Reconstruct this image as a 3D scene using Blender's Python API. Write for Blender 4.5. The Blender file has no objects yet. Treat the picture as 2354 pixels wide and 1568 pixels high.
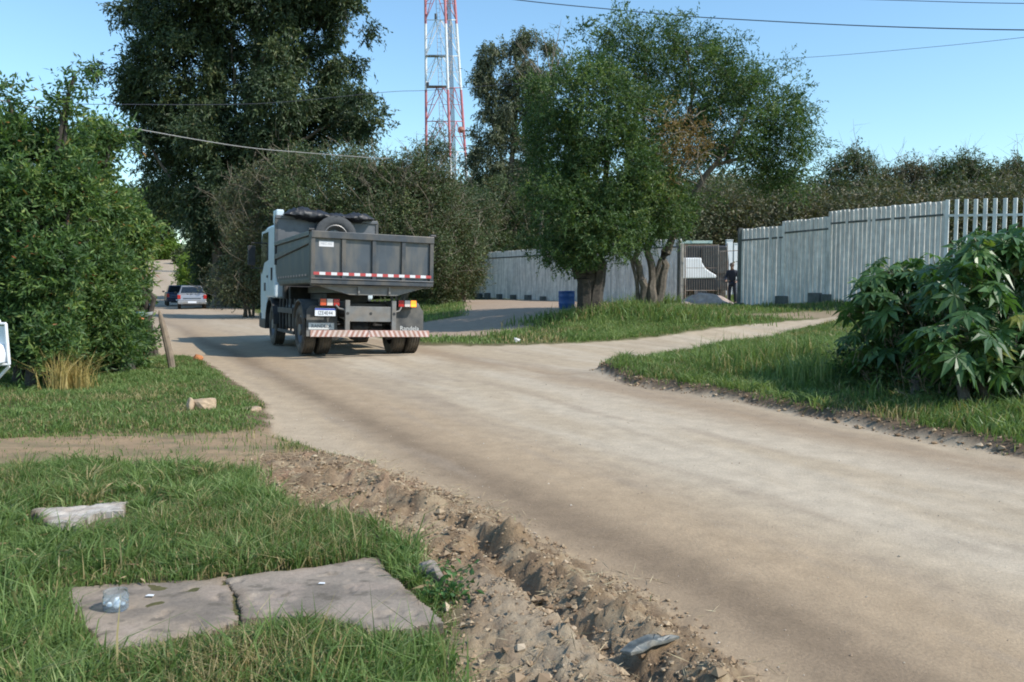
import bpy, math, random
import numpy as np
from mathutils import Vector, Matrix
random.seed(7); rng = np.random.default_rng(11)
sc = bpy.context.scene
# ------------------------------------------------------------ camera
FPX, CX, CY, HOR, H = 1900.0, 1177.0, 784.0, 655.0, 1.45   # photo measured at 2354 x 1568
PIT = math.atan((CY-HOR)/FPX)
cam = bpy.data.cameras.new('camera'); cam.sensor_width = 36; cam.lens = 36*FPX/2354
cam.clip_start = .05; cam.clip_end = 3000
cam_o = bpy.data.objects.new('camera', cam); sc.collection.objects.link(cam_o)
cam_o.location = (0, 0, H); cam_o.rotation_euler = (math.pi/2-PIT, 0, 0); sc.camera = cam_o
# ------------------------------------------------------------ sky, sun, exposure
SUN_AZ, SUN_EL = 114.0, 43.0     # clockwise from the view direction (+Y): the sun is at the right, a little behind
wd = bpy.data.worlds.new('World'); sc.world = wd; wd.use_nodes = True
nt = wd.node_tree; nt.nodes.clear()
wo = nt.nodes.new('ShaderNodeOutputWorld'); bg = nt.nodes.new('ShaderNodeBackground'); sk = nt.nodes.new('ShaderNodeTexSky')
sk.sky_type = 'NISHITA'; sk.sun_disc = False; sk.sun_elevation = math.radians(SUN_EL); sk.sun_rotation = math.radians(SUN_AZ)
sk.air_density = 1.25; sk.dust_density = .25; sk.ozone_density = 2.2; sk.altitude = 0
bg.inputs['Strength'].default_value = .15
hs = nt.nodes.new('ShaderNodeVectorMath'); hs.operation = 'MULTIPLY'; hs.inputs[1].default_value = (.83, 1.01, 1.08); nt.links.new(sk.outputs[0], hs.inputs[0]); nt.links.new(hs.outputs[0], bg.inputs[0]); nt.links.new(bg.outputs[0], wo.inputs[0])
sl = bpy.data.lights.new('sun', 'SUN'); sl.energy = 3.85; sl.angle = math.radians(.53); sl.color = (1, .945, .86)
so = bpy.data.objects.new('sun', sl); sc.collection.objects.link(so)
az, el = math.radians(SUN_AZ), math.radians(SUN_EL)
sdir = Vector((math.sin(az)*math.cos(el), math.cos(az)*math.cos(el), math.sin(el)))
so.rotation_euler = sdir.to_track_quat('Z', 'Y').to_euler(); so.location = (20, -10, 30)
sc.view_settings.view_transform = 'Standard'; sc.view_settings.look = 'None'
sc.view_settings.exposure = 0.38; sc.view_settings.gamma = 1; sc.view_settings.use_curve_mapping = False
sc.cycles.use_denoising = True
sc.cycles.max_bounces = 6; sc.cycles.transparent_max_bounces = 8; sc.cycles.transmission_bounces = 6
sc.cycles.filter_width = 1.9
# ------------------------------------------------------------ maths
def ss(a, b, x):
    t = np.clip((x-a)/(b-a), 0, 1); return t*t*(3-2*t)
def _h(i, j, s):
    n = (i.astype(np.int64)*374761393 + j.astype(np.int64)*668265263 + s*1442695041) & 0x7fffffff
    n = ((n ^ (n >> 13))*1274126177) & 0x7fffffff
    return ((n ^ (n >> 16)) & 0xffff)/65535.0
def vn(x, y, s=0):
    i = np.floor(x); j = np.floor(y); u = x-i; v = y-j; u = u*u*(3-2*u); v = v*v*(3-2*v)
    i = i.astype(np.int64); j = j.astype(np.int64)
    return (_h(i, j, s)*(1-u)+_h(i+1, j, s)*u)*(1-v)+(_h(i, j+1, s)*(1-u)+_h(i+1, j+1, s)*u)*v
def fbm(x, y, s=0, o=4, g=.5):
    r = 0*x; a = 1; t = 0
    for k in range(o):
        r = r+a*vn(x, y, s+k*17); t += a; a *= g; x = x*2.03+5.1; y = y*1.97+3.7
    return r/t
def ray(vx, vy):
    a, b = (vx-CX)/FPX, (CY-vy)/FPX
    return np.array([a, math.cos(PIT)+b*math.sin(PIT), -math.sin(PIT)+b*math.cos(PIT)])
def G(vx, vy, z=0.0):
    d = ray(vx, vy); t = (z-H)/d[2]; return np.array([d[0]*t, d[1]*t])
def P(vx, vy, Y):
    d = ray(vx, vy); t = Y/d[1]; return np.array([d[0]*t, Y, H+d[2]*t])
def GP(pts): return np.array([G(*p) for p in pts])
def inpoly(x, y, poly):
    c = np.zeros(x.shape, bool); n = len(poly)
    for k in range(n):
        x1, y1 = poly[k]; x2, y2 = poly[(k+1) % n]
        if y1 == y2: continue
        m = ((y1 > y) != (y2 > y)) & (x < (x2-x1)*(y-y1)/(y2-y1)+x1); c ^= m
    return c
def dpl(x, y, pl, closed=False):
    d = np.full(x.shape, 1e9); n = len(pl)
    for k in range(n if closed else n-1):
        a = pl[k]; b = pl[(k+1) % n]; e = b-a; L = max(e@e, 1e-9)
        t = np.clip(((x-a[0])*e[0]+(y-a[1])*e[1])/L, 0, 1)
        d = np.minimum(d, np.hypot(x-a[0]-t*e[0], y-a[1]-t*e[1]))
    return d
def sd(x, y, poly):   # signed: positive inside
    return np.where(inpoly(x, y, poly), 1, -1)*dpl(x, y, poly, True)
# ------------------------------------------------------------ regions of the ground, metres
EDGE_L = GP([(1740, 1568), (1560, 1440), (1400, 1330), (1250, 1250), (1080, 1165), (950, 1110), (850, 1065), (740, 1040), (640, 1010),
             (618, 960), (600, 915), (540, 880), (492, 845), (440, 822), (345, 830)])
FAR_L = np.array([(-9.2, 21.), (-12.5, 28.), (-18.2, 42.), (-27.5, 60.), (-33.8, 75), (-42.6, 96.), (-57, 130.), (-75, 160)])
FAR_R = np.array([(-70, 160), (-51.8, 130.), (-37.9, 96.), (-28.8, 75), (-22., 60.), (-15.0, 48.), (-13.0, 42.), (-8.5, 31.), (-4.4, 24.), (-2.1, 19.3)])
MOUND_E = GP([(1180, 796), (1400, 787), (1600, 776)]); SIDE_N = np.array([(8.6, 25.7), (11.2, 26.6)])
SIDE_F = np.array([(11.2, 26.3), (9.4, 24.4), (7.6, 22.6)])
TRI = GP([(1630, 806), (1450, 838), (1370, 860), (1460, 888), (1700, 922), (1900, 962), (2140, 1010), (2354, 1048)])
ROAD = np.vstack([[(4.5, -9.), (2.1, .2), (1.4, 1.8)], EDGE_L, FAR_L, FAR_R, MOUND_E, SIDE_N, SIDE_F, TRI, [(5.6, 4.5), (11.0, -6.), (12.5, -9.)]])
RUB = GP([(585, 1075), (700, 1055), (850, 1070), (1060, 1155), (1250, 1245), (1450, 1350), (1600, 1460), (1740, 1568), (1070, 1568), (1045, 1440),
          (1060, 1400), (960, 1290), (880, 1245), (700, 1190), (620, 1150)])
RUB = np.vstack([RUB[:8], [(1.3, 1.9), (.2, 1.9)], RUB[8:]])
PATH = GP([(-900, 1005), (0, 1018), (300, 1015), (560, 1005), (640, 990), (660, 1060), (590, 1095), (300, 1080), (0, 1092), (-900, 1110)])
LEFTD = np.array([(-7.2, 16.6), (-6.2, 16.1), (-8.5, 20.), (-12, 27), (-20, 45), (-27, 60), (-30, 60), (-21, 40), (-13, 24), (-9.5, 18.5)])
YARD = np.array([(-2.4, 22.3), (-.6, 22.8), (1.2, 25.), (4.2, 29), (6.5, 32.), (9., 33.5), (8.2, 38), (2, 47.), (-3.2, 46.), (-2.2, 37.), (-1.6, 29.5), (-4, 27.5), (-5.5, 27.3)])
GUL = GP([(1010, 1190), (1100, 1250), (1160, 1335), (1260, 1410), (1350, 1470), (1500, 1590)])
BERM = GP([(700, 1120), (850, 1120), (1000, 1190), (1170, 1262), (1260, 1335), (1400, 1425), (1560, 1530), (1650, 1600)])
BANK = GP([(1100, 1370), (1200, 1450), (1330, 1568)])
PATCH = np.array([(7.0, 27.2), (9.5, 28.), (12.5, 27.), (12.6, 25.6), (10., 26.2), (7.5, 26.3)])
def bigz(x, y):
    xr = -2.2+(y-19)*(-.437)
    z = .62*ss(0, 9, x-xr)*ss(20, 31, y)+.5*ss(9, 15, x)*ss(15, 25, y)
    z = z+.085*np.maximum(0, y-60)*ss(58, 72, y)*(1-ss(150, 400, y)*.6)
    z = z+.06*(fbm(x*.35, y*.35, 3, 2)-.5)*ss(0, 4, y)
    z = z+.05*ss(-.02, .06, sd(x, y, TRI_P)+.08*(fbm(x*4, y*4, 19, 2)-.5))+.10*ss(.2, 2.5, sd(x, y, TRI_P))+.12*np.exp(-((x-1.9)**2+(y-13.2)**2)/.5)
    z = z+.10*np.exp(-((x-10.5)**2/10+(y-23)**2/3))
    z = z+.40*np.exp(-((x-3.1)**2/7+(y-25.9)**2/7))
    return z
TRI_P = np.vstack([TRI, [(6.4, 4.5), (14, -3), (40, 10), (30, 27), (11.2, 26.2), (8.4, 24.2)]])
def lawn_noise(x, y): return .5*fbm(x*1.6, y*1.6, 40, 4)+.5*fbm(x*6, y*6, 41, 3)
def terrain(x, y, fine=True):
    z = bigz(x, y)
    if fine:
        near = 1-ss(14, 30, y)
        r = sd(x, y, ROAD)
        off = 1-ss(-.25, .12, r)
        z = z+off*near*(.055+.06*(lawn_noise(x, y)-.35))
        z = z+.012*(fbm(x*1.1, y*.6, 9, 3)-.5)+.010*(fbm(x*9, y*9, 77, 3)-.5)*near
        m = (y < 12)&(y > 1.2)&(x > -4)&(x < 2.5)
        if m.any():
            X, Y = x[m], y[m]; q = ss(-.15, .12, sd(X, Y, RUB)+.15*(fbm(X*4, Y*4, 8, 3)-.5))
            fw = ss(8.5, 5.0, Y)*.7+.3
            n1 = np.abs(fbm(X*7, Y*7, 21, 4)-.5)*2; n2 = np.abs(fbm(X*21, Y*21, 31, 3)-.5)*2
            zz = q*fw*(.05*(n1-.35)+.06*(n2-.3)+.05*(fbm(X*38, Y*38, 35, 3)-.5))
            db = dpl(X+.07*(fbm(X*3, Y*3, 5, 2)-.5), Y, BERM); dg = dpl(X+.10*(fbm(X*5, Y*5, 6, 2)-.5), Y+.1*(fbm(X*5, Y*5, 66, 2)-.5), GUL)
            nb = .5+1.0*fbm(X*5, Y*5, 12, 2)
            zz = zz+fw*(.06*nb*np.exp(-(db/.09)**2)-.065*nb*np.exp(-(dg/.055)**2)+.05*np.exp(-(dpl(X, Y, BANK)/.17)**2))
            dm = np.hypot(X-BERM[3][0]-.02, Y-BERM[3][1]); zz = zz+.08*np.exp(-(dm/.09)**2)
            z = z.copy(); z[m] = z[m]+zz
    return z
def tz(x, y): return float(terrain(np.array([float(x)]), np.array([float(y)]))[0])
def GT(vx, vy):   # point of the terrain behind a photo position
    d = ray(vx, vy); t = 1.5
    for k in range(4000):
        p = d*t; z = H+p[2]
        if z <= float(bigz(np.array([p[0]]), np.array([p[1]]))[0]): break
        t += .02 if t < 15 else .06
    return np.array([p[0], p[1], tz(p[0], p[1])])
# ------------------------------------------------------------ materials
def newmat(name):
    m = bpy.data.materials.new(name); m.use_nodes = True; nt = m.node_tree
    return m, nt, nt.nodes['Principled BSDF']
def mat(name, col, rough=.6, metal=0., nscale=0, namt=.15, bump=0., dirt=None, dscale=3., damt=.5, streak=None, spec=.5, emit=0):
    m, nt, b = newmat(name); N = nt.nodes.new; L = nt.links.new
    b.inputs['Roughness'].default_value = rough; b.inputs['Metallic'].default_value = metal
    b.inputs['Specular IOR Level'].default_value = spec
    b.inputs['Base Color'].default_value = (*col, 1)
    tc = N('ShaderNodeTexCoord'); src = None
    if nscale or dirt:
        rgb = N('ShaderNodeRGB'); rgb.outputs[0].default_value = (*col, 1); src = rgb.outputs[0]
    if nscale:
        n = N('ShaderNodeTexNoise'); n.inputs['Scale'].default_value = nscale; n.inputs['Detail'].default_value = 5; L(tc.outputs['Object'], n.inputs['Vector'])
        mr = N('ShaderNodeMapRange'); mr.inputs[3].default_value = 1-namt; mr.inputs[4].default_value = 1+namt; mr.inputs[1].default_value = .3; mr.inputs[2].default_value = .7
        L(n.outputs[0], mr.inputs[0]); mx = N('ShaderNodeVectorMath'); mx.operation = 'SCALE'; L(src, mx.inputs[0]); L(mr.outputs[0], mx.inputs['Scale']); src = mx.outputs[0]
        if bump:
            bp = N('ShaderNodeBump'); bp.inputs['Strength'].default_value = bump; bp.inputs['Distance'].default_value = .01; L(n.outputs[0], bp.inputs['Height']); L(bp.outputs[0], b.inputs['Normal'])
    if dirt:
        n = N('ShaderNodeTexNoise'); n.inputs['Scale'].default_value = dscale; n.inputs['Detail'].default_value = 6
        mp = N('ShaderNodeMapping'); L(tc.outputs['Object'], mp.inputs[0]); mp.inputs['Scale'].default_value = streak or (1, 1, 1); L(mp.outputs[0], n.inputs['Vector'])
        mr = N('ShaderNodeMapRange'); mr.inputs[1].default_value = .42; mr.inputs[2].default_value = .68; mr.inputs[4].default_value = damt; L(n.outputs[0], mr.inputs[0])
        mx = N('ShaderNodeMix'); mx.data_type = 'RGBA'; L(mr.outputs[0], mx.inputs[0]); L(src, mx.inputs[6]); mx.inputs[7].default_value = (*dirt, 1); src = mx.outputs[2]
    if src: L(src, b.inputs['Base Color'])
    if emit: b.inputs['Emission Color'].default_value = (*col, 1); b.inputs['Emission Strength'].default_value = emit
    return m
def leafmat(name, ramp, trans=.3, rough=.5, tcol=(1.5, 1.6, .6)):
    m, nt, b = newmat(name); N = nt.nodes.new; L = nt.links.new
    at = N('ShaderNodeAttribute'); at.attribute_name = 'rnd'; cr = N('ShaderNodeValToRGB'); L(at.outputs['Fac'], cr.inputs[0])
    e = cr.color_ramp.elements
    while len(e) > 1: e.remove(e[-1])
    e[0].position = ramp[0][0]; e[0].color = (*ramp[0][1], 1)
    ramp = [(p_, tuple(q_*1.13 for q_ in c_)) for p_, c_ in ramp]
    e[0].color = (*ramp[0][1], 1)
    for p, c in ramp[1:]:
        k = e.new(p); k.color = (*c, 1)
    L(cr.outputs[0], b.inputs['Base Color']); b.inputs['Roughness'].default_value = rough; b.inputs['Specular IOR Level'].default_value = .35
    if trans:
        tr = N('ShaderNodeBsdfTranslucent'); vm = N('ShaderNodeVectorMath'); vm.operation = 'MULTIPLY'; L(cr.outputs[0], vm.inputs[0]); vm.inputs[1].default_value = tcol; L(vm.outputs[0], tr.inputs[0])
        mx = N('ShaderNodeMixShader'); mx.inputs[0].default_value = trans; L(b.outputs[0], mx.inputs[1]); L(tr.outputs[0], mx.inputs[2]); L(mx.outputs[0], nt.nodes['Material Output'].inputs[0])
    return m
def earthmat(name='earth', bstr=.55, bdist=.012, coarse=0):
    m, nt, b = newmat(name); N = nt.nodes.new; L = nt.links.new
    at = N('ShaderNodeAttribute'); at.attribute_name = 'soil'; g = N('ShaderNodeNewGeometry')
    n1 = N('ShaderNodeTexNoise'); n1.inputs['Scale'].default_value = 55; n1.inputs['Detail'].default_value = 6; n1.inputs['Roughness'].default_value = .7; L(g.outputs['Position'], n1.inputs['Vector'])
    n2 = N('ShaderNodeTexNoise'); n2.inputs['Scale'].default_value = 4.5; n2.inputs['Detail'].default_value = 7; n2.inputs['Roughness'].default_value = .65; L(g.outputs['Position'], n2.inputs['Vector'])
    a1 = N('ShaderNodeMapRange'); a1.inputs[1].default_value = .3; a1.inputs[2].default_value = .7; a1.inputs[3].default_value = .84; a1.inputs[4].default_value = 1.14; L(n1.outputs[0], a1.inputs[0])
    a2 = N('ShaderNodeMapRange'); a2.inputs[1].default_value = .3; a2.inputs[2].default_value = .7; a2.inputs[3].default_value = .88; a2.inputs[4].default_value = 1.12; L(n2.outputs[0], a2.inputs[0])
    vo = N('ShaderNodeTexVoronoi'); vo.inputs['Scale'].default_value = 42; vo.inputs['Randomness'].default_value = 1; L(g.outputs['Position'], vo.inputs['Vector'])
    st = N('ShaderNodeMapRange'); st.inputs[1].default_value = .10; st.inputs[2].default_value = .22; st.inputs[3].default_value = 1.12; st.inputs[4].default_value = 1; L(vo.outputs['Distance'], st.inputs[0])
    mu = N('ShaderNodeMath'); mu.operation = 'MULTIPLY'; L(a1.outputs[0], mu.inputs[0]); L(a2.outputs[0], mu.inputs[1])
    mv = N('ShaderNodeMath'); mv.operation = 'MULTIPLY'; L(mu.outputs[0], mv.inputs[0]); L(st.outputs[0], mv.inputs[1])
    vm = N('ShaderNodeVectorMath'); vm.operation = 'SCALE'; L(at.outputs['Color'], vm.inputs[0]); L(mv.outputs[0], vm.inputs['Scale'])
    L(vm.outputs[0], b.inputs['Base Color']); b.inputs['Roughness'].default_value = .92; b.inputs['Specular IOR Level'].default_value = .15
    bp = N('ShaderNodeBump'); bp.inputs['Strength'].default_value = .55; bp.inputs['Distance'].default_value = .012; L(n1.outputs[0], bp.inputs['Height']); L(bp.outputs[0], b.inputs['Normal']); bp.inputs['Strength'].default_value = bstr; bp.inputs['Distance'].default_value = bdist
    if coarse:
        n3 = N('ShaderNodeTexNoise'); n3.inputs['Scale'].default_value = 24; n3.inputs['Detail'].default_value = 8; n3.inputs['Roughness'].default_value = .75; L(g.outputs['Position'], n3.inputs['Vector'])
        b3 = N('ShaderNodeBump'); b3.inputs['Strength'].default_value = coarse; b3.inputs['Distance'].default_value = .05; L(n3.outputs[0], b3.inputs['Height']); L(bp.outputs[0], b3.inputs['Normal']); L(b3.outputs[0], b.inputs['Normal'])
    return m
# ------------------------------------------------------------ mesh helpers
COL = sc.collection
def tag(o, label=None, cat=None, group=None, kind=None):
    if label: o['label'] = label
    if cat: o['category'] = cat
    if group: o['group'] = group
    if kind: o['kind'] = kind
    return o
def empty(name, loc=(0, 0, 0), rz=0):
    o = bpy.data.objects.new(name, None); COL.objects.link(o); o.location = loc; o.rotation_euler = (0, 0, rz); o.empty_display_size = .3; return o
def rawmesh(name, verts, quads, tris=None, mats=(), parent=None, smooth=False, attrs=None, vcol=None):
    quads = np.asarray(quads, np.int32).reshape(-1, 4); tris = np.zeros((0, 3), np.int32) if tris is None else np.asarray(tris, np.int32).reshape(-1, 3)
    me = bpy.data.meshes.new(name); V = np.asarray(verts, np.float32)
    me.vertices.add(len(V)); me.vertices.foreach_set('co', V.ravel())
    li = np.concatenate([quads.ravel(), tris.ravel()]); me.loops.add(len(li)); me.loops.foreach_set('vertex_index', li)
    ls = np.concatenate([np.arange(len(quads))*4, len(quads)*4+np.arange(len(tris))*3]).astype(np.int32)
    me.polygons.add(len(ls)); me.polygons.foreach_set('loop_start', ls)
    me.polygons.foreach_set('use_smooth', np.full(len(ls), bool(smooth)))
    me.update(calc_edges=True); me.validate()
    for k, v in (attrs or {}).items():
        a = me.attributes.new(k, 'FLOAT', 'FACE'); a.data.foreach_set('value', np.asarray(v, np.float32))
    for k, v in (vcol or {}).items():
        a = me.attributes.new(k, 'FLOAT_COLOR', 'POINT'); v = np.asarray(v, np.float32); a.data.foreach_set('color', np.hstack([v, np.ones((len(v), 1), np.float32)]).ravel())
    for m in mats: me.materials.append(m)
    o = bpy.data.objects.new(name, me); COL.objects.link(o)
    if parent: o.parent = parent
    return o
class MB:
    def __init__(s): s.v = []; s.f = []; s.m = []; s.mi = 0
    def add(s, vs, fs):
        b = len(s.v); s.v += [tuple(map(float, p)) for p in vs]; s.f += [tuple(b+i for i in f) for f in fs]; s.m += [s.mi]*len(fs); return s
    def box(s, c, d, M=None):
        x, y, z = d[0]/2, d[1]/2, d[2]/2
        vs = [Vector((sx*x, sy*y, sz*z)) for sx in (-1, 1) for sy in (-1, 1) for sz in (-1, 1)]
        if M: vs = [M @ v for v in vs]
        vs = [v+Vector(c) for v in vs]
        return s.add(vs, [(0, 1, 3, 2), (4, 6, 7, 5), (0, 4, 5, 1), (2, 3, 7, 6), (0, 2, 6, 4), (1, 5, 7, 3)])
    def bb(s, x0, x1, y0, y1, z0, z1): return s.box(((x0+x1)/2, (y0+y1)/2, (z0+z1)/2), (x1-x0, y1-y0, z1-z0))
    def prism(s, pts, axis, a, b):   # polygon in the plane across `axis`, extruded from a to b
        def mk(p, t): return {'x': (t, p[0], p[1]), 'y': (p[0], t, p[1]), 'z': (p[0], p[1], t)}[axis]
        n = len(pts); vs = [mk(p, a) for p in pts]+[mk(p, b) for p in pts]
        return s.add(vs, [tuple(range(n))[::-1], tuple(range(n, 2*n))]+[(i, (i+1) % n, n+(i+1) % n, n+i) for i in range(n)])
    def tube(s, pts, r, n=8, cap=True):
        pts = [Vector(p) for p in pts]; rs = r if hasattr(r, '__len__') else [r]*len(pts); rings = []
        up = Vector((0, 0, 1)); vs = []
        for i, p in enumerate(pts):
            d = (pts[min(i+1, len(pts)-1)]-pts[max(i-1, 0)]).normalized()
            a = d.cross(up if abs(d.z) < .95 else Vector((1, 0, 0))).normalized(); b = d.cross(a)
            vs += [p+(a*math.cos(2*math.pi*k/n)+b*math.sin(2*math.pi*k/n))*rs[i] for k in range(n)]
        fs = [(i*n+k, i*n+(k+1) % n, (i+1)*n+(k+1) % n, (i+1)*n+k) for i in range(len(pts)-1) for k in range(n)]
        if cap: fs += [tuple(range(n))[::-1], tuple((len(pts)-1)*n+k for k in range(n))]
        return s.add(vs, fs)
    def lathe(s, prof, n=24, axis='z', c=(0, 0, 0), a0=0):
        vs = []; m = len(prof)
        for k in range(n):
            t = 2*math.pi*k/n+a0
            for r, h in prof:
                p = {'z': (r*math.cos(t), r*math.sin(t), h), 'x': (h, r*math.cos(t), r*math.sin(t)), 'y': (r*math.cos(t), h, r*math.sin(t))}[axis]
                vs.append((p[0]+c[0], p[1]+c[1], p[2]+c[2]))
        return s.add(vs, [(k*m+i, k*m+i+1, ((k+1) % n)*m+i+1, ((k+1) % n)*m+i) for k in range(n) for i in range(m-1)])
    def build(s, name, mats, parent=None, bevel=0, smooth=False, seg=2, angle=35):
        me = bpy.data.meshes.new(name); me.from_pydata(s.v, [], s.f)
        mats = mats if isinstance(mats, (list, tuple)) else [mats]
        for m in mats: me.materials.append(m)
        me.polygons.foreach_set('material_index', s.m); me.validate(); me.update()
        import bmesh
        bm = bmesh.new(); bm.from_mesh(me); bmesh.ops.recalc_face_normals(bm, faces=bm.faces); bm.to_mesh(me); bm.free()
        if smooth: me.shade_smooth(); 
        o = bpy.data.objects.new(name, me); COL.objects.link(o)
        if smooth: me.set_sharp_from_angle(angle=math.radians(angle))
        if bevel:
            b = o.modifiers.new('bevel', 'BEVEL'); b.width = bevel; b.segments = seg; b.limit_method = 'ANGLE'; b.angle_limit = math.radians(40)
        if parent: o.parent = parent
        return o
def copy_tree(o, parent=None):
    c = o.copy(); COL.objects.link(c); c.parent = parent
    for ch in list(o.children): copy_tree(ch, c)
    return c
def text(name, body, size, m, parent, loc, rot, ext=.002, sx=1):
    cu = bpy.data.curves.new(name, 'FONT'); cu.body = body; cu.size = size; cu.extrude = ext; cu.align_x = 'CENTER'; cu.align_y = 'CENTER'; cu.resolution_u = 2
    t = bpy.data.objects.new(name, cu); COL.objects.link(t); bpy.context.view_layer.update()
    me = bpy.data.meshes.new_from_object(t.evaluated_get(bpy.context.evaluated_depsgraph_get())); bpy.data.objects.remove(t)
    me.materials.clear(); me.materials.append(m); o = bpy.data.objects.new(name, me); COL.objects.link(o)
    o.parent = parent; o.location = loc; o.rotation_euler = rot; o.scale = (sx, 1, 1); return o
EARTH = earthmat(); EARTH_R = earthmat('loose_earth', .8, .015, .45)
# ------------------------------------------------------------ ground sheet
def rows():
    y = [-12, -9, -6, -4, -2, -.5, .5, 1.2, 1.7]; s = 2.1
    while s < 30: y.append(s); s += .0068*(s+.9)
    while s < 150: y.append(s); s += .011*(s+.9)
    while s < 900: y.append(s); s += .035*s
    return np.array(y)
def cols():
    c = np.concatenate([np.arange(-.86, .86, .0052)]); o = .86+np.cumsum(np.linspace(.01, .45, 22))
    return np.concatenate([-o[::-1], c, o])
YY = rows(); UU = cols(); gy, gu = np.meshgrid(YY, UU, indexing='ij'); gx = gu*(np.maximum(gy, 2.1)+.9)
X, Y = gx.ravel(), gy.ravel(); Z = terrain(X, Y)
# along / across the road
nx, ny = math.cos(math.radians(27)), math.sin(math.radians(27))
def across(x, y): return (x-.9)*nx+(y-2.93)*ny
def along(x, y): return -(x-.9)*ny+(y-2.93)*nx
def mixc(a, b, t): return a*(1-t[:, None])+np.array(b)[None]*t[:, None]
T, S = across(X, Y), along(X, Y)
w = .25*(fbm(S*.35, T*.8, 50, 3)-.5)+.10*(fbm(S*1.7, T*4, 51, 3)-.5)
wl = ss(17, 7, Y)
def streak(seed, a=.5, b=6.): return fbm(S*a, T*b, seed, 4)
c = np.tile(np.array([.40, .318, .222]), (len(X), 1))
c = mixc(c, (.455, .38, .285), ss(.35, .65, streak(60, .35, 2.2))*ss(1.3, 2.2, T+w)*.75)
c = mixc(c, (.345, .25, .158), ss(2.1, .9, T+w*2)*.85)
tan2 = np.exp(-((T+w-4.35)/.48)**2); c = mixc(c, (.30, .22, .145), tan2*.85*ss(.25, .6, streak(61, .6, 3)+.15))
dk = np.exp(-((T+w*.8-.42-.05*np.sin(S*.5))/.27)**2)*ss(.2, .5, streak(62, .5, 4)+.15); c = mixc(c, (.20, .145, .095), dk*.88)
dk2 = np.exp(-((T+w-1.75)/.30)**2)*ss(.45, .7, streak(66, .4, 3)); c = mixc(c, (.29, .225, .16), dk2*.7)
c = mixc(c, (.25, .19, .135), np.exp(-((Y-16.9)/.5)**2)*ss(-2.6, -5.2, X)*.0)
pale = ss(.05, -.16, T+w*.6)*ss(-.9, -.3, T); c = mixc(c, (.43, .345, .25), pale*.8*wl)
shoulder = ss(.55, .0, T+w)*ss(5, 8, Y); c = mixc(c, (.40, .31, .21), shoulder*.7)
br = ss(.55, .75, streak(63, .5, 5)); c = mixc(c, (.30, .235, .17), br*.45)
c = mixc(c, (.36, .285, .21), ss(20, 34, Y)*.6)
c = c*(1.0+.14*fbm(S*3, T*12, 64, 3))[:, None]
road_c = c
rsd = sd(X, Y, ROAD)+.10*(fbm(X*3, Y*3, 70, 3)-.5)*2*np.minimum(1, Y/8)
# verge and lawn soil
s = np.tile(np.array([.085, .085, .035]), (len(X), 1))
s = mixc(s, (.13, .11, .05), ss(.4, .7, fbm(X*1.3, Y*1.3, 71, 4)))
s = mixc(s, (.15, .105, .065), ss(-.5, -.1, rsd)*ss(.25, .55, fbm(X*5, Y*5, 72, 3)+.25))
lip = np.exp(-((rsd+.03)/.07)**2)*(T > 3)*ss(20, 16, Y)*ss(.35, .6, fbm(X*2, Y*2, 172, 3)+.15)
lawnfar = ss(14, 24, Y); s = mixc(s, (.085, .12, .035), lawnfar*.6)
pth = ss(-.25, .12, sd(X, Y, PATH)+.4*(fbm(X*1.5, Y*3, 73, 4)-.5)); s = mixc(s, (.31, .215, .130), pth)
s = mixc(s, (.185, .155, .09), pth*ss(.5, .62, fbm(X*2.3, Y*9, 74, 4))*.6)
yd = ss(-.4, .3, sd(X, Y, YARD)+.8*(fbm(X*.8, Y*.8, 75, 3)-.5)); s = mixc(s, (.36, .27, .195), yd)
ld = ss(-.3, .3, sd(X, Y, LEFTD)); s = mixc(s, (.38, .30, .215), ld)
pc = ss(-.3, .3, sd(X, Y, PATCH)+.6*(fbm(X*1.2, Y*1.2, 76, 3)-.5)); s = mixc(s, (.33, .25, .17), pc*.85)
for (px, py, pr) in [(3.1, 13.3, .45), (-2.6, 10.1, .35), (-2.2, 4.6, .28), (-.75, 2.7, .25)]:
    s = mixc(s, (.25, .19, .125), np.exp(-((X-px)**2+(Y-py)**2)/pr**2)*.8)
rb = ss(-.12, .1, sd(X, Y, RUB)+.18*(fbm(X*4, Y*4, 8, 3)-.5))
cl = mixc(np.tile(np.array([.275, .190, .112]), (len(X), 1)), (.38, .285, .18), ss(.4, .65, fbm(X*6, Y*6, 80, 4)))
cl = mixc(cl, (.17, .115, .075), ss(.55, .7, fbm(X*14, Y*14, 81, 3))*.7)
cl = mixc(cl, (.37, .21, .13), ss(.5, .68, fbm(X*3+4, Y*3, 82, 3))*.55*ss(5, 6.2, Y))
cl = mixc(cl, (.42, .35, .26), np.exp(-(dpl(X, Y, BANK)/.2)**2)*.45)
C = mixc(s, (0, 0, 0), 0*X)
t = ss(-.05, .05, rsd); C = s*(1-t[:, None])+road_c*t[:, None]
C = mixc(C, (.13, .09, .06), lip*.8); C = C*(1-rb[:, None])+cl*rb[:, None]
far = ss(150, 300, Y); C = mixc(C, (.05, .075, .03), far)
nu = len(UU); ii, jj = np.meshgrid(np.arange(len(YY)-1), np.arange(nu-1), indexing='ij'); q = (ii*nu+jj).ravel()
Q = np.stack([q, q+1, q+nu+1, q+nu], 1)
fx, fy = X[Q].mean(1), Y[Q].mean(1)
fr = rsd[Q].mean(1) > 0; fp = (pth[Q].mean(1) > .5) & ~fr; fyd = (yd[Q].mean(1) > .5) & ~fr; frb = (rb[Q].mean(1) > .5)
cls = np.zeros(len(Q), int); cls[fp] = 2; cls[fyd] = 3; cls[fr] = 1; cls[frb] = 4
V3 = np.stack([X, Y, Z], 1)
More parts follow.
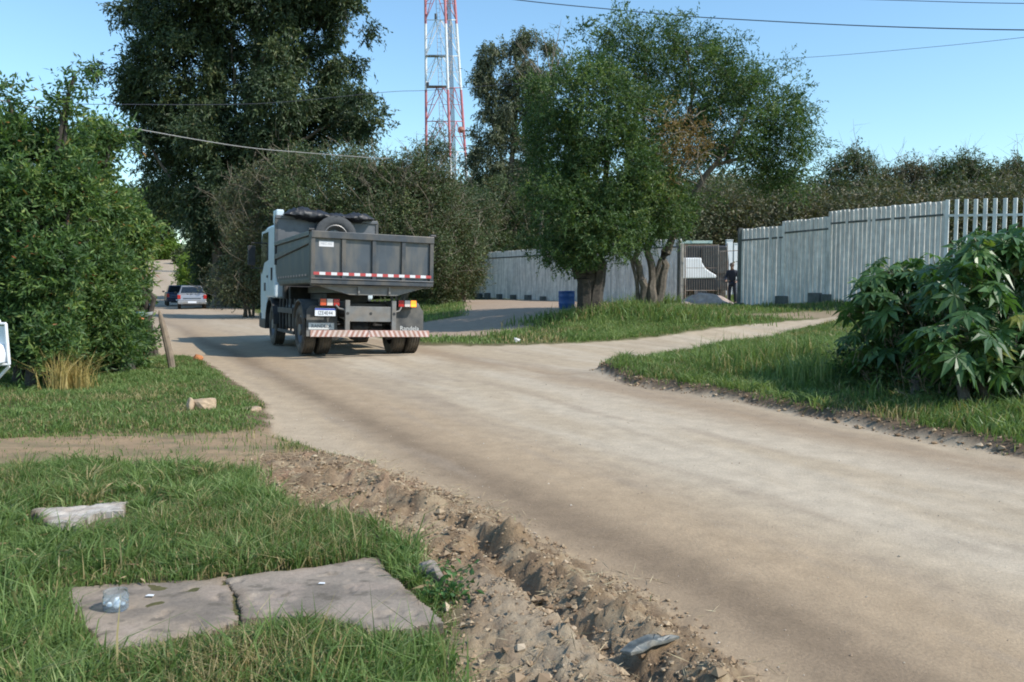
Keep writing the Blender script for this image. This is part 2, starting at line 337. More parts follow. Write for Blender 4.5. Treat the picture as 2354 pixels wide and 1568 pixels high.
for k, nm in enumerate(['ground', 'road', 'path', 'yard_ground', 'dirt_bank']):
    f = Q[cls == k]; u, inv = np.unique(f, return_inverse=True)
    o = rawmesh(nm, V3[u], inv.reshape(-1, 4), None, [EARTH_R if k == 4 else EARTH], smooth=True, vcol={'soil': C[u]}); tag(o, kind='structure')
# ------------------------------------------------------------ grass
def blades(name, pts, h, wdt, m, lean=.45, label=None, cat='grass', bend=.5, rshift=0., kind='stuff', parent=None, rndv=None, ldir=None, lamt=None):
    n = len(pts); a = rng.uniform(0, 2*np.pi, n); la = rng.uniform(0, 2*np.pi, n); ln = np.abs(rng.normal(0, lean, n))
    if ldir is not None: la = ldir; ln = lamt
    side = np.stack([np.cos(a), np.sin(a), 0*a], 1); ld_ = np.stack([np.cos(la), np.sin(la), 0*la], 1)
    hh = h[:, None]; B = pts; up = np.array([0, 0, 1.])
    Mid = B+hh*.5*(up+ld_*(ln*.5)[:, None]); Tip = B+hh*(up*(1-.35*ln*bend)[:, None]+ld_*(ln*1.3)[:, None])
    W = side*wdt[:, None]*.5; B = B-up*.01
    V = np.stack([B-W, B+W, Mid-W*.85, Mid+W*.85, Tip], 1).reshape(-1, 3); k = np.arange(n)*5
    quads = np.stack([k, k+1, k+3, k+2], 1); tris = np.stack([k+2, k+3, k+4], 1)
    r = rndv if rndv is not None else rng.random(n); r = np.clip(r+rshift, 0, 1)
    o = rawmesh(name, V, quads, tris, [m], attrs={'rnd': np.concatenate([r, r])}, parent=parent)
    if not parent: tag(o, label, cat, kind=kind)
    return o
GR = leafmat('grass_blades', [(0, (.36, .29, .15)), (.10, (.25, .21, .09)), (.16, (.080, .125, .032)), (.5, (.115, .180, .050)), (.85, (.18, .25, .080)), (1, (.28, .32, .13))], trans=.35, tcol=(1.3, 1.35, .7))
SLAB = np.array([G(*p_, .088) for p_ in [(150, 1345), (210, 1345), (520, 1322), (860, 1275), (1020, 1430), (860, 1445), (700, 1412), (480, 1455), (330, 1490), (215, 1500), (190, 1440)]])
CHUNK = np.array([G(*p_, .12) for p_ in [(68, 1168), (290, 1150), (285, 1175), (160, 1215)]])
def sample(n, x0, x1, y0, y1, dens, wide=.80):
    """random points with even density in x,y inside the region, thinned by dens(x,y) in 0..1"""
    x = rng.uniform(x0, x1, n); y = rng.uniform(y0, y1, n); k = (np.abs(x) < wide*(y+1.2)) & (rng.random(n) < dens(x, y)); return x[k], y[k]
def grassy(x, y):
    g = ss(.04, -.28, sd(x, y, ROAD)+.16*(fbm(x*3, y*3, 70, 3)-.5)*2*np.minimum(1, y/8))
    g = g*(1-ss(-.2, .15, sd(x, y, PATH)+.4*(fbm(x*1.5, y*3, 73, 4)-.5))*.97)*(1-ss(-.5, .3, sd(x, y, YARD)))*(1-ss(-.2, .3, sd(x, y, LEFTD)))
    g = g*(1-ss(-.15, .05, sd(x, y, RUB)+.18*(fbm(x*4, y*4, 8, 3)-.5)))*(1-.9*ss(-.4, .3, sd(x, y, PATCH)))
    g = g*(1-ss(-.03, .03, sd(x, y, SLAB)))*(1-ss(-.02, .02, sd(x, y, CHUNK)))
    return g*(y < 60)
def hmap(x, y): return .55+.9*ss(.3, .75, fbm(x*1.2, y*1.2, 90, 3))
def rmap(x, y, n): return np.clip(.5+1.3*(fbm(x*1.1, y*1.1, 91, 4)-.5)+rng.normal(0, .24, n), 0, 1)
def field(name, n, box, h, wd_, label, dens=1., lean=.45, extra=None, cat='grass', rs=0.):
    x, y = sample(n, *box, lambda x, y: grassy(x, y)*dens*(extra(x, y) if extra else 1))
    z = terrain(x, y); k = len(x); hh = h*hmap(x, y)*rng.uniform(.5, 1.25, k)
    ed = ss(-.0, -.5, sd(x, y, ROAD)); hh *= .5+.5*ed
    if x.min() < 0 and y.min() < 5: hh *= .62+.38*ss(-.02, -.3, sd(x, y, SLAB)-.5*(y > 3.9)); hh *= .5+.5*ss(0, -.3, sd(x, y, CHUNK)-.5*(y > 6.1)); hh *= 1-.35*ss(.45, .6, fbm(x*1.7, y*1.7, 97, 3))
    return blades(name, np.stack([x, y, z], 1), hh, wd_*rng.uniform(.6, 1.3, k), GR, lean, label, cat, rndv=rmap(x, y, k)+rs)
field('tall_verge_grass', 16000, (2.6, 7.5, 9.0, 14.2), .36, .014, 'taller dark grass on the left side of the castor bean shrubs', lean=.5, extra=lambda x, y: ss(.35, .5, fbm(x*.9, y*.9, 99, 3)+.12)*ss(14.3, 12.2, y)*ss(2.6, 4.2, x)*ss(.5, 1.3, sd(x, y, TRI_P)))
edgefront = lambda x, y: .55+.45*ss(5.0, 3.2, y)
field('foreground_grass', 230000, (-5.5, 1.2, 1.6, 7.6), .085, .0062, 'long tufty green grass around the broken concrete slab in the foreground', lean=.62)
field('tall_grass_tufts', 5000, (-5, .6, 1.8, 6.0), .26, .0075, 'tall bent grass blades standing out of the foreground lawn', lean=.55, extra=lambda x, y: ss(.58, .7, fbm(x*2.2, y*2.2, 95, 2)))
field('lawn_grass', 210000, (-13, -1.2, 7.2, 18), .058, .011, 'short green lawn between the dirt path and the leaning wooden post', lean=.6)
field('verge_grass', 260000, (1.4, 14, 5.0, 26), .11, .013, 'thick green grass on the corner between the two dirt roads', lean=.5, extra=lambda x, y: (x > 1.2)*1.)
field('mound_grass', 150000, (-20, 16, 18.3, 46), .14, .028, 'green and yellowish grass on the mound under the forked tree', lean=.45, extra=lambda x, y: ss(19, 20, y+.2*x), rs=-.06)

# tufts: blades leaning out from a common foot
def tufts(name, n, box, per, h, wd_, r, label, extra=None):
    x, y = sample(n, *box, lambda x, y: grassy(x, y)*(extra(x, y) if extra else 1)); k = len(x); cnt = rng.integers(per//2, per, k); i = np.repeat(np.arange(k), cnt); m = len(i)
    a = rng.uniform(0, 2*np.pi, m); q = r*np.sqrt(rng.random(m)); px, py = x[i]+q*np.cos(a), y[i]+q*np.sin(a); keep = grassy(px, py) > .3; i, a, px, py = i[keep], a[keep], px[keep], py[keep]; m = len(i)
    hh = h*rng.uniform(.6, 1.5, k)[i]*rng.uniform(.45, 1.15, m)*(1-.45*ss(-.25, -.0, sd(px, py, SLAB))*(py < 3.9)); tone = np.clip(rng.normal(.55, .22, k)[i]+rng.normal(0, .12, m), 0, 1)
    blades(name, np.stack([px, py, terrain(px, py)], 1), hh, wd_*rng.uniform(.6, 1.4, m), GR, .5, label, 'grass', rndv=tone, ldir=a+rng.normal(0, .5, m), lamt=rng.uniform(.25, 1.25, m))
tufts('grass_tufts', 1500, (-5.2, 1.0, 1.8, 6.6), 44, .12, .0085, .045, 'bright green grass tufts with arching blades in the foreground')
tufts('lawn_tufts', 900, (-12, -1.2, 7.2, 16), 28, .085, .013, .07, 'small brighter tufts in the lawn beside the leaning post')
tufts('verge_tufts', 2200, (1.6, 13, 5.0, 22), 34, .14, .015, .10, 'bright grass tufts on the corner in front of the castor bean shrubs')
# ------------------------------------------------------------ trees and shrubs
def unit(v): return v/np.maximum(np.linalg.norm(v, axis=-1, keepdims=True), 1e-9)
def rdir(n): return unit(rng.normal(0, 1, (n, 3)))
def leafquads(base, axis, length, width, fold=0.):
    n = len(base); s = unit(np.cross(axis, rdir(n))); L_ = length[:, None]; W = width[:, None]
    nr = np.cross(axis, s)
    V = np.stack([base, base+axis*L_*.45+s*W*.5+nr*W*.15, base+axis*L_-nr*0, base+axis*L_*.45-s*W*.5+nr*W*.15], 1).reshape(-1, 3)
    k = np.arange(n)*4; return V, np.stack([k, k+1, k+2, k+3], 1)
def shoots(centers, cid, per, slen, nleaf, ll, lw, spread, droop=.15, upb=.3, outc=None, outb=.5):
    """leafy shoots round every cluster centre; returns bases, axes, lengths, widths and a tone per leaf"""
    n = len(centers)*per; c = np.repeat(centers, per, 0); base = c+rng.normal(0, 1, (n, 3))*spread
    d = rdir(n)
    if outc is not None: d = unit(d+outb*unit(np.repeat(outc, per, 0)))
    d = unit(d+np.array([0, 0, upb])); t = np.tile(np.linspace(.05, 1, nleaf), n)
    b = np.repeat(base, nleaf, 0)+np.repeat(d, nleaf, 0)*(t*slen)[:, None]; b[:, 2] -= droop*slen*t*t
    ax = unit(np.repeat(d, nleaf, 0)*.7+rdir(n*nleaf)*.75+np.array([0, 0, -droop*1.5]))
    m = len(b); ctone = np.repeat(np.repeat(rng.normal(0, .19, len(centers)), per), nleaf)+np.repeat(rng.normal(0, .10, n), nleaf)
    return b, ax, ll*rng.uniform(.6, 1.2, m), lw*rng.uniform(.7, 1.2, m), ctone
def lobepts(lobes, Y, n, shell=.55, shrink=0.):
    """cluster centres inside ellipsoids given as (vx, vy, rx, ry, dy, weight) in photo pixels at depth Y+dy"""
    out = []; nrm = []
    wts = np.array([l[2]*l[3]*(l[5] if len(l) > 5 else 1) for l in lobes], float); wts /= wts.sum()
    for l, w in zip(lobes, wts):
        k = max(2, int(round(n*w))); Yl = Y+l[4]; c = P(l[0], l[1], Yl); s = Yl/FPX; rr = np.array([l[2]*s, min(l[2], l[3]*1.3)*s*.95, l[3]*s]); rr = np.maximum(rr-shrink, rr*.3)
        d = rdir(k); r = rng.uniform(0, 1, k)**.45; r = np.where(rng.random(k) < shell, rng.uniform(.78, 1.05, k), r)
        o = d*r[:, None]*rr; out.append(c+o); nrm.append(d)
    return np.vstack(out), np.vstack(nrm)
def limbs(mb, pts, r0, r1, wob=.04, n=7):
    pts = [np.array(p, float) for p in pts]; seg = []; 
    for a, b in zip(pts[:-1], pts[1:]):
        for t in np.linspace(0, 1, 5)[:-1]: seg.append(a+(b-a)*t)
    seg.append(pts[-1]); L = np.linalg.norm(pts[-1]-pts[0]); seg = [s+rng.normal(0, wob*L*.12, 3)*(0 < i < len(seg)-1) for i, s in enumerate(seg)]
    rs = np.linspace(r0, r1, len(seg)); mb.tube(seg, list(rs), n); return seg, rs
def branchify(mb, nodes, radii, cl, r_tip=.008, rmax=.05, n=4, keep=1.):
    """join every cluster centre to the nearest wood with a bent twig"""
    N = np.array(nodes); Rr = np.array(radii); order = np.argsort(((cl[:, None, :]-N[None, ::4])**2).sum(-1).min(1)) if len(N)*len(cl) < 4e7 else np.arange(len(cl))
    N = [*N]; Rr = [*Rr]; A = np.array(N); B = np.array(Rr)
    for i in order:
        c = cl[i]; w = A.copy(); dd = ((w-c)**2).sum(1)*(1+1.2*(w[:, 2] > c[2])); j = int(np.argmin(dd)); p = A[j]; L = math.sqrt(((p-c)**2).sum())
        if L < .05 or rng.random() > keep: continue
        m = (p+c)/2+rng.normal(0, .09*L, 3); m[2] += .08*L; r = min(B[j]*.6, rmax, .012*L+.012)
        mb.tube([p, m, c], [r, r*.7, r_tip], n, cap=False)
        A = np.vstack([A, m, c]); B = np.append(B, [r*.7, r_tip*1.5])
BARK = mat('bark', (.13, .105, .08), .9, nscale=14, namt=.35, bump=.6)
BARKD = mat('dark_bark', (.055, .045, .036), .9, nscale=12, namt=.35, bump=.6)
BARKL = mat('pale_bark', (.30, .27, .23), .85, nscale=9, namt=.3, bump=.4)
TWIG = mat('dry_twig', (.20, .165, .12), .9)
L_MAIN = leafmat('tree_leaves', [(0, (.16, .14, .04)), (.06, (.028, .062, .018)), (.45, (.048, .088, .030)), (.8, (.088, .142, .042)), (1, (.16, .20, .065))], trans=.3)
L_EUC = leafmat('eucalyptus_leaves', [(0, (.11, .095, .035)), (.08, (.024, .042, .020)), (.55, (.044, .070, .030)), (.9, (.080, .105, .042)), (1, (.14, .15, .06))], trans=.2)
L_EUG = leafmat('grey_eucalyptus_leaves', [(0, (.12, .11, .06)), (.2, (.06, .078, .048)), (.7, (.11, .13, .08)), (1, (.18, .185, .11))], trans=.25)
L_BUSH = leafmat('bush_leaves', [(0, (.26, .06, .035)), (.03, (.22, .18, .06)), (.07, (.034, .066, .024)), (.45, (.056, .105, .036)), (.8, (.105, .175, .05)), (1, (.21, .26, .08))], trans=.35)
L_THK = leafmat('thicket_leaves', [(0, (.14, .115, .06)), (.25, (.070, .078, .038)), (.6, (.052, .085, .033)), (.9, (.088, .125, .046)), (1, (.16, .18, .07))], trans=.2)
L_THB = leafmat('brown_thicket_leaves', [(0, (.15, .12, .07)), (.35, (.092, .090, .050)), (.7, (.068, .086, .042)), (1, (.12, .14, .06))], trans=.2)
L_DRY = leafmat('dead_leaves', [(0, (.16, .09, .035)), (.5, (.22, .14, .05)), (1, (.17, .16, .06))], trans=.2)
L_LIME = leafmat('young_leaves', [(0, (.10, .15, .03)), (.5, (.14, .22, .04)), (1, (.22, .29, .07))], trans=.4)
def foliage(name, parent, m, sets, tone=.5):
    Vs, Qs, R = [], [], []; k = 0
    for (b, ax, l, w, t) in sets:
        V, q = leafquads(b, ax, l, w); Vs.append(V); Qs.append(q+k); k += len(V); R.append(np.clip(tone+t+rng.normal(0, .16, len(b)), .071, 1) if True else t)
    R = np.concatenate(R); odd = rng.random(len(R)) < .018; R[odd] = rng.uniform(0, .06, odd.sum())
    return rawmesh(name, np.vstack(Vs), np.vstack(Qs), None, [m], parent, attrs={'rnd': R})
def tree(name, label, cat, base, wood, lobes, Y, ncl, per, slen, nleaf, ll, lw, spread, m_leaf, m_bark, group=None, tone=.5, droop=.15, shell=.55, keep=1., rmax=.05, upb=.3, outb=.5, nb=4, tip=.008, crown='crown'):
    """wood: polylines in world space [(points, r0, r1)]; lobes in photo pixels"""
    root = empty(name, base); tag(root, label, cat, group); B = np.array(base, float)
    mb = MB(); N, R = [], []
    for pts, r0, r1 in wood:
        sg, rs = limbs(mb, [np.array(p)-B for p in pts], r0, r1); N += sg; R += list(rs)
    cl, nr = lobepts(lobes, Y, ncl, shell, .75*slen+.3*spread); cl = cl-B
    gz = terrain(cl[:, 0]+B[0], cl[:, 1]+B[1], False)-B[2]+.08; ok = cl[:, 2] > gz; cl, nr = cl[ok], nr[ok]
    branchify(mb, N, R, cl, rmax=rmax, keep=keep, n=nb, r_tip=tip)
    mb.build('trunk', m_bark, root, smooth=True)
    foliage(crown, root, m_leaf, [shoots(cl, None, per, slen, nleaf, ll, lw, spread, droop, upb, nr, outb)], tone); return root
# --- the forked tree on the mound
Yt = 26.5
Yt = 25.3; b1 = P(1350, 703, Yt); b1[2] = tz(b1[0], b1[1])
def W(vx, vy, dy=0): return P(vx, vy, Yt+dy)
print('tree depth', Yt)
lob = [(1350, 250, 130, 130, -1), (1470, 120, 115, 100, 0), (1590, 200, 130, 120, .5), (1700, 260, 130, 130, 0), (1790, 330, 85, 120, 0), (1820, 400, 65, 70, 0, .5), (1285, 330, 90, 110, -.5),
       (1300, 480, 105, 110, -1.2), (1420, 400, 120, 110, -1), (1250, 240, 55, 80, .5, .6), (1390, 120, 60, 60, .5, .4), (1600, 110, 95, 70, .5, .4), (1700, 180, 60, 60, .5, .35), (1395, 520, 110, 90, -1.4), (1500, 470, 90, 90, -1), (1310, 580, 85, 55, -1),
       (1560, 350, 90, 90, .8), (1480, 280, 100, 90, -.6), (1550, 520, 50, 50, -.3, .6), (1770, 240, 90, 60, .2, .45), (1845, 280, 40, 60, 0, .25), (1660, 440, 25, 25, 0, .1), (1740, 400, 60, 60, .5, .6), (1840, 200, 35, 25, 0, .1), (1330, 70, 30, 22, 0, .12), (1420, 40, 30, 25, 0, .2), (1560, 60, 50, 35, 0, .3), (1700, 105, 30, 40, 0, .15), (1860, 250, 30, 40, 0, .12), (1885, 330, 22, 40, 0, .12), (1800, 160, 40, 30, 0, .12), (1215, 420, 30, 40, 0, .4), (1235, 380, 35, 30, 0, .4), (1210, 560, 30, 30, 0, .3), (1500, 400, 80, 60, -1), (1560, 460, 60, 50, -.5), (1640, 340, 70, 50, .5), (1470, 540, 60, 45, -1)]
wood = [([b1-[0, 0, .2], W(1345, 640), W(1360, 590), W(1330, 480), W(1300, 360)], .27, .08), ([b1+[.25, 0, 0], W(1378, 620), W(1400, 540), W(1440, 400), W(1470, 200)], .26, .05),
        ([W(1330, 640), W(1310, 560), W(1270, 420)], .15, .04), ([W(1345, 600), W(1390, 450), W(1400, 250)], .15, .05)]
for q in range(5):   # flutes of the buttressed trunk
    wood.append(([b1+[(-.22+.11*q), -.10, -.2], W(1336+8*q, 650), W(1344+7*q, 590)], .14, .10))
T1 = tree('forked_tree', 'wide leafy tree with a dark fluted trunk beside the blue barrel', 'tree', b1, wood, [l for l in lob if l[0] < 1470], Yt, 560, 16, .34, 9, .12, .040, .17, L_MAIN, BARKD, tone=.50, upb=.35, droop=.12)
Y2 = Yt+1.0
def W2(vx, vy, dy=0): return P(vx, vy, Y2+dy)
b2 = W2(1490, 700); b2[2] = tz(b2[0], b2[1])
wood = [([b2+[-.1, 0, -.2], W2(1478, 640), W2(1462, 580), W2(1450, 470), W2(1480, 300), W2(1480, 120)], .15, .03), ([b2+[.05, 0, -.2], W2(1500, 640), W2(1490, 560), W2(1530, 400), W2(1600, 200)], .17, .04),
        ([b2+[.3, 0, -.2], W2(1525, 640), W2(1530, 580), W2(1600, 440), W2(1640, 380), W2(1685, 335), W2(1720, 250)], .15, .05), ([b2+[.15, .1, -.2], W2(1512, 620), W2(1545, 545), W2(1560, 420), W2(1590, 300), W2(1580, 120)], .10, .03),
        ([W2(1640, 380), W2(1720, 360), W2(1800, 330)], .06, .02), ([b2+[-.25, .1, -.2], W2(1462, 640), W2(1440, 560)], .08, .04)]
T2 = tree('forked_tree', 'tall tree of several slim leaning stems with feathery crown between barrel and gate', 'tree', b2, wood, [l for l in lob if l[0] >= 1470], Y2, 760, 15, .36, 9, .12, .036, .17, L_MAIN, BARK, tone=.52, upb=.3, droop=.15)
cl, nr = lobepts([(1560, 290, 50, 55, 0), (1600, 330, 40, 40, 0), (1530, 400, 30, 40, 0)], Y2-1.8, 34); b, ax, l, w, t = shoots(cl-b2, None, 10, .35, 6, .12, .03, .2, .2, .1, nr)
foliage('dead_foliage', T2, L_DRY, [(b, ax, l, w, t)])
mb = MB()
for k in range(46):
    p = W2(1540+rng.uniform(-50, 80), 330+rng.uniform(-70, 110), -1.9)-b2; d = rng.normal(0, .38, 3); mb.tube([p, p+d*.5+[0, 0, .05], p+d], [.018, .012, .004], 4, cap=False)
mb.build('bare_branches', TWIG, T2)
# --- big dark eucalyptus by the road
Ye = 55.; be = P(505, 690, Ye); be[2] = tz(be[0], be[1])
def We(vx, vy, dy=0): return P(vx, vy, Ye+dy)
rl = []
for (x, y, r) in [(300, 40, 45), (360, 20, 60), (430, 60, 80), (520, 30, 90), (620, 30, 90), (700, 20, 70), (770, 40, 55), (800, 15, 40), (290, 165, 38), (340, 140, 70), (430, 150, 85), (540, 140, 80), (640, 130, 85), (740, 130, 70), (810, 150, 30),
                  (340, 230, 70), (300, 230, 35), (430, 250, 90), (530, 240, 80), (640, 230, 85), (740, 230, 75), (820, 225, 35), (400, 330, 80), (500, 330, 85), (600, 310, 80), (690, 300, 80), (780, 280, 60), (830, 290, 40), (880, 275, 18),
                  (400, 430, 70), (480, 430, 80), (570, 400, 80), (660, 380, 60), (465, 520, 60), (500, 530, 80), (590, 490, 80), (485, 600, 50), (430, 470, 50), (540, 500, 80), (620, 440, 80), (540, 440, 80), (470, 300, 70), (360, 60, 50), (530, 620, 70), (620, 590, 70), (345, 380, 30), (310, 320, 25), (350, 300, 40), (215, 160, 14), (850, 70, 12), (850, 235, 25),
                  (480, -60, 110), (600, -90, 120), (720, -60, 90), (560, -200, 110), (400, -40, 60), (660, -200, 80), (760, 180, 40), (835, 320, 28)]:
    rl.append((x, y, r, r*.82, rng.uniform(-2.5, 2.5)))
wood = [([be-[0, 0, .3], We(500, 600), We(520, 470), We(560, 300), We(600, 100), We(610, -120)], .55, .12), ([We(515, 520), We(470, 380, 1), We(430, 200, 2.5), We(420, 0, 3)], .25, .07), ([We(540, 400), We(640, 260), We(720, 100), We(760, -40)], .26, .06),
        ([We(500, 560), We(430, 460), We(370, 380), We(330, 300)], .18, .05), ([We(560, 330), We(680, 330), We(790, 270), We(870, 285)], .16, .04), ([We(430, 200), We(350, 150), We(280, 160)], .10, .03), ([We(600, 100), We(545, 0), We(520, -80)], .14, .05),
        ([We(580, 230, -1), We(610, 120, -1), We(640, 20, -1)], .13, .05), ([We(740, 60), We(790, 20), We(800, 60)], .08, .03), ([be+[.8, .5, -.3], We(560, 560), We(620, 420), We(680, 250)], .28, .08), ([We(545, 350, 0), We(540, 200, -.5), We(530, 60, -.5)], .13, .05)]
tree('eucalyptus_tree', 'huge dark green eucalyptus towering over the road left of the truck', 'tree', be, wood, rl, Ye, 1150, 36, .50, 7, .29, .105, .36, L_EUC, BARK, tone=.46, upb=.0, droop=.35, shell=.6, rmax=.09, outb=.5)
# --- grey eucalyptus behind the tower
Yg = 56.; bg_ = P(1185, 640, Yg); bg_[2] = tz(bg_[0], bg_[1])
def Wg(vx, vy, dy=0): return P(vx, vy, Yg+dy)
rl = [(1215, 85, 28, 28, 0), (1180, 115, 26, 26, 0), (1130, 125, 32, 28, 0), (1115, 150, 22, 26, 0), (1260, 110, 18, 22, 0), (1195, 170, 50, 35, 0), (1235, 190, 40, 35, 0), (1120, 205, 32, 38, 0), (1165, 230, 45, 45, 0), (1225, 250, 45, 45, 0), (1115, 255, 26, 24, 0),
      (1150, 310, 40, 40, 0), (1210, 330, 40, 40, 0), (1110, 350, 32, 32, 0), (1150, 390, 40, 32, 0), (1085, 300, 22, 10, 0), (1085, 370, 18, 22, 0), (1100, 180, 18, 30, 0), (1215, 400, 35, 45, 0), (1280, 150, 30, 40, 1, .4), (1165, 270, 30, 30, 0)]
wood = [([bg_-[0, 0, .3], Wg(1180, 500), Wg(1175, 380), Wg(1190, 240), Wg(1210, 90)], .3, .06), ([Wg(1178, 430), Wg(1140, 330), Wg(1120, 220), Wg(1115, 140)], .14, .04), ([Wg(1185, 300), Wg(1230, 210), Wg(1260, 110)], .1, .03), ([Wg(1165, 400), Wg(1120, 360), Wg(1085, 300)], .08, .03)]
tree('eucalyptus_tree', 'slender grey-green eucalyptus with clumped foliage right of the lattice tower', 'tree', bg_, wood, rl, Yg, 330, 24, .4, 6, .24, .075, .25, L_EUG, BARK, tone=.5, upb=0, droop=.5, shell=.6)
# --- bare treetop behind it
bb_ = P(1245, 640, 50.); bb_[2] = tz(bb_[0], bb_[1]); mb = MB(); 
def Wb(vx, vy): return P(vx, vy, 50.)-bb_
mb.tube([Vector((0, 0, -.3)), Wb(1245, 400), Wb(1262, 200), Wb(1275, 90)], [.16, .12, .06, .012], 6)
for (x0, y0, x1, y1) in [(1255, 260, 1230, 60), (1262, 200, 1310, 60), (1264, 190, 1180, 90), (1268, 150, 1290, 45), (1258, 250, 1330, 120), (1266, 170, 1245, 70), (1262, 210, 1200, 110), (1262, 220, 1330, 90), (1255, 280, 1150, 110)]:
    mb.tube([Wb(x0, y0), Wb((x0+x1)/2+rng.normal(0, 5), (y0+y1)/2-4), Wb(x1, y1)], [.035, .022, .006], 4, cap=False)
    for k in range(5):
        t = rng.uniform(.4, .95); a = np.array([x0+(x1-x0)*t, y0+(y1-y0)*t]); mb.tube([Wb(*a), Wb(a[0]+rng.normal(0, 14), a[1]-rng.uniform(8, 26))], [.014, .004], 3, cap=False)
o = mb.build('bare_tree', TWIG); o.location = bb_; tag(o, 'leafless grey tree whose thin twigs stick up between the two leafy crowns', 'tree')
# --- thicket of shrubs: (vx, base vy, Y, lobes, tone, material, label)
def shrub(name, label, cat, vx, Y, lobes, ncl, m, tone=.5, per=12, ll=.13, lw=.05, slen=.4, nl=7, sp=.22, twigs=0, bark=None, group=None, stems=5, upb=.3, droop=.15, shell=.6, keep=.7, tw_r=.012):
    b = P(vx, 650, Y); b[2] = tz(b[0], b[1]); wood = []
    for k in range(stems):
        l = lobes[k % len(lobes)]; c = P(l[0], l[1], Y+l[4]); o = rng.normal(0, .25, 3); o[2] = -.15
        wood.append(([b+o, (b+c)/2+rng.normal(0, .15, 3)+[0, 0, .2], c], .07, .02))
    r = tree(name, label, cat, b, wood, lobes, Y, ncl, per, slen, nl, ll, lw, sp, m, bark or BARK, group, tone, droop, shell, keep, rmax=.035, upb=upb)
    if twigs:
        cl, nr = lobepts(lobes, Y, twigs, .9); cl = cl-b; mb = MB()
        for c, d in zip(cl, nr):
            d = d*[1, .6, .5]+[0, 0, .7]+rng.normal(0, .35, 3); L = rng.uniform(.5, 1.5)*(Y/45); e = c+d/np.linalg.norm(d)*L; m_ = (c+e)/2+rng.normal(0, .12*L, 3)
            mb.tube([c-d*.3, m_, e], [tw_r, tw_r*.8, .004], 3, cap=False)
            for k in range(3):
                q = c+(e-c)*rng.uniform(.3, .9); mb.tube([q, q+rng.normal(0, .25*L, 3)+[0, 0, .12]], [tw_r*.6, .003], 3, cap=False)
        mb.build('bare_twigs', TWIG, r)
    return r
S = shrub
S('thorny_shrub', 'brownish bare-twigged shrub rising just left of the truck cab', 'shrub', 560, 37, [(540, 480, 55, 60, 0), (600, 420, 60, 50, 0), (570, 560, 60, 70, -1), (540, 650, 70, 50, -1), (600, 660, 60, 45, -1), (620, 500, 50, 60, 0)], 340, L_THB, .5, twigs=90)
S('thorny_shrub', 'broad olive-brown thicket shrub directly above the truck body', 'shrub', 740, 36, [(680, 400, 70, 55, 0), (760, 390, 80, 55, 0), (700, 470, 90, 70, -1), (800, 450, 70, 80, -1), (730, 560, 100, 90, -1), (650, 600, 60, 70, 0), (760, 640, 120, 60, 0), (820, 375, 50, 45, 1), (690, 375, 50, 45, 1)], 700, L_THK, .5, twigs=150)
S('thorny_shrub', 'thicket shrub with pale tangled branches right above the tailgate', 'shrub', 920, 35, [(880, 400, 70, 50, 0), (930, 430, 80, 70, 0), (990, 470, 70, 80, 0), (900, 520, 90, 90, -1), (980, 580, 70, 80, -1), (960, 380, 40, 50, 0, .4), (1010, 420, 40, 50, 0, .5), (850, 430, 70, 50, 1), (1060, 560, 60, 70, 1)], 700, L_THK, .45, twigs=220)
S('dark_shrub', 'dense dark green shrub between the truck and the concrete fence end', 'shrub', 1060, 40, [(1040, 480, 55, 70, 0), (1060, 580, 60, 90, -1), (1010, 620, 60, 60, -2), (1110, 500, 50, 60, 2), (1080, 640, 40, 55, -1), (1010, 670, 60, 35, -2), (950, 650, 50, 50, -1)], 420, L_THK, .42, twigs=60)
S('dark_shrub', 'green bushy tree behind the left end of the concrete fence', 'shrub', 1150, 58, [(1130, 460, 60, 40, 0), (1190, 470, 60, 50, 0), (1140, 540, 70, 60, 0), (1210, 560, 60, 50, 0), (1180, 400, 40, 40, 0, .6), (1110, 430, 40, 40, 0)], 420, L_THK, .5, ll=.2, lw=.08, twigs=60)
S('dark_shrub', 'rounded green shrub filling the space between thicket and forked tree above the fence', 'shrub', 1190, 54, [(1150, 470, 60, 70, 0), (1220, 490, 60, 70, 0), (1190, 560, 90, 60, 0), (1100, 480, 40, 50, 1), (1120, 560, 60, 70, -1), (1260, 540, 50, 70, 0)], 420, L_THK, .5, ll=.17, lw=.065, twigs=50)
S('roadside_shrub', 'low dark scrub at the foot of the big eucalyptus beside the road', 'shrub', 500, 57, [(470, 660, 45, 30, 0), (520, 665, 50, 32, 0), (575, 660, 50, 38, -2), (600, 620, 50, 60, 0), (500, 620, 60, 50, 2)], 300, L_EUC, .35, ll=.16, lw=.06)
S('roadside_shrub', 'bright green bush on the right edge of the far hill road', 'shrub', 440, 66, [(430, 620, 20, 30, 0), (445, 640, 24, 22, 0), (425, 645, 18, 14, 0), (458, 650, 16, 14, 0)], 120, L_LIME, .5, ll=.2, lw=.09, sp=.3)
S('roadside_shrub', 'small light green bush close behind the grey car', 'shrub', 470, 58, [(470, 668, 14, 14, 0), (480, 655, 16, 18, 0)], 70, L_MAIN, .8, ll=.16, lw=.07)
S('roadside_shrub', 'small green bush on the left shoulder of the hill road crest', 'shrub', 345, 116, [(338, 602, 16, 16, 0), (325, 612, 14, 12, 0)], 50, L_LIME, .3, per=14, ll=.4, lw=.2, sp=.4, slen=.6)
S('roadside_shrub', 'dark bush leaning over the right shoulder of the hill road crest', 'shrub', 425, 110, [(428, 600, 20, 22, 0), (414, 594, 12, 10, 0)], 70, L_THK, .5, per=14, ll=.4, lw=.2, sp=.4, slen=.6)
S('hill_tree', 'yellowish bush at the top of the hill road', 'tree', 370, 120, [(345, 570, 40, 26, 0), (385, 565, 22, 28, 0), (330, 590, 30, 20, 0), (365, 540, 26, 20, 0)], 140, L_LIME, .2, per=18, ll=.5, lw=.25, sp=.6, slen=.9)
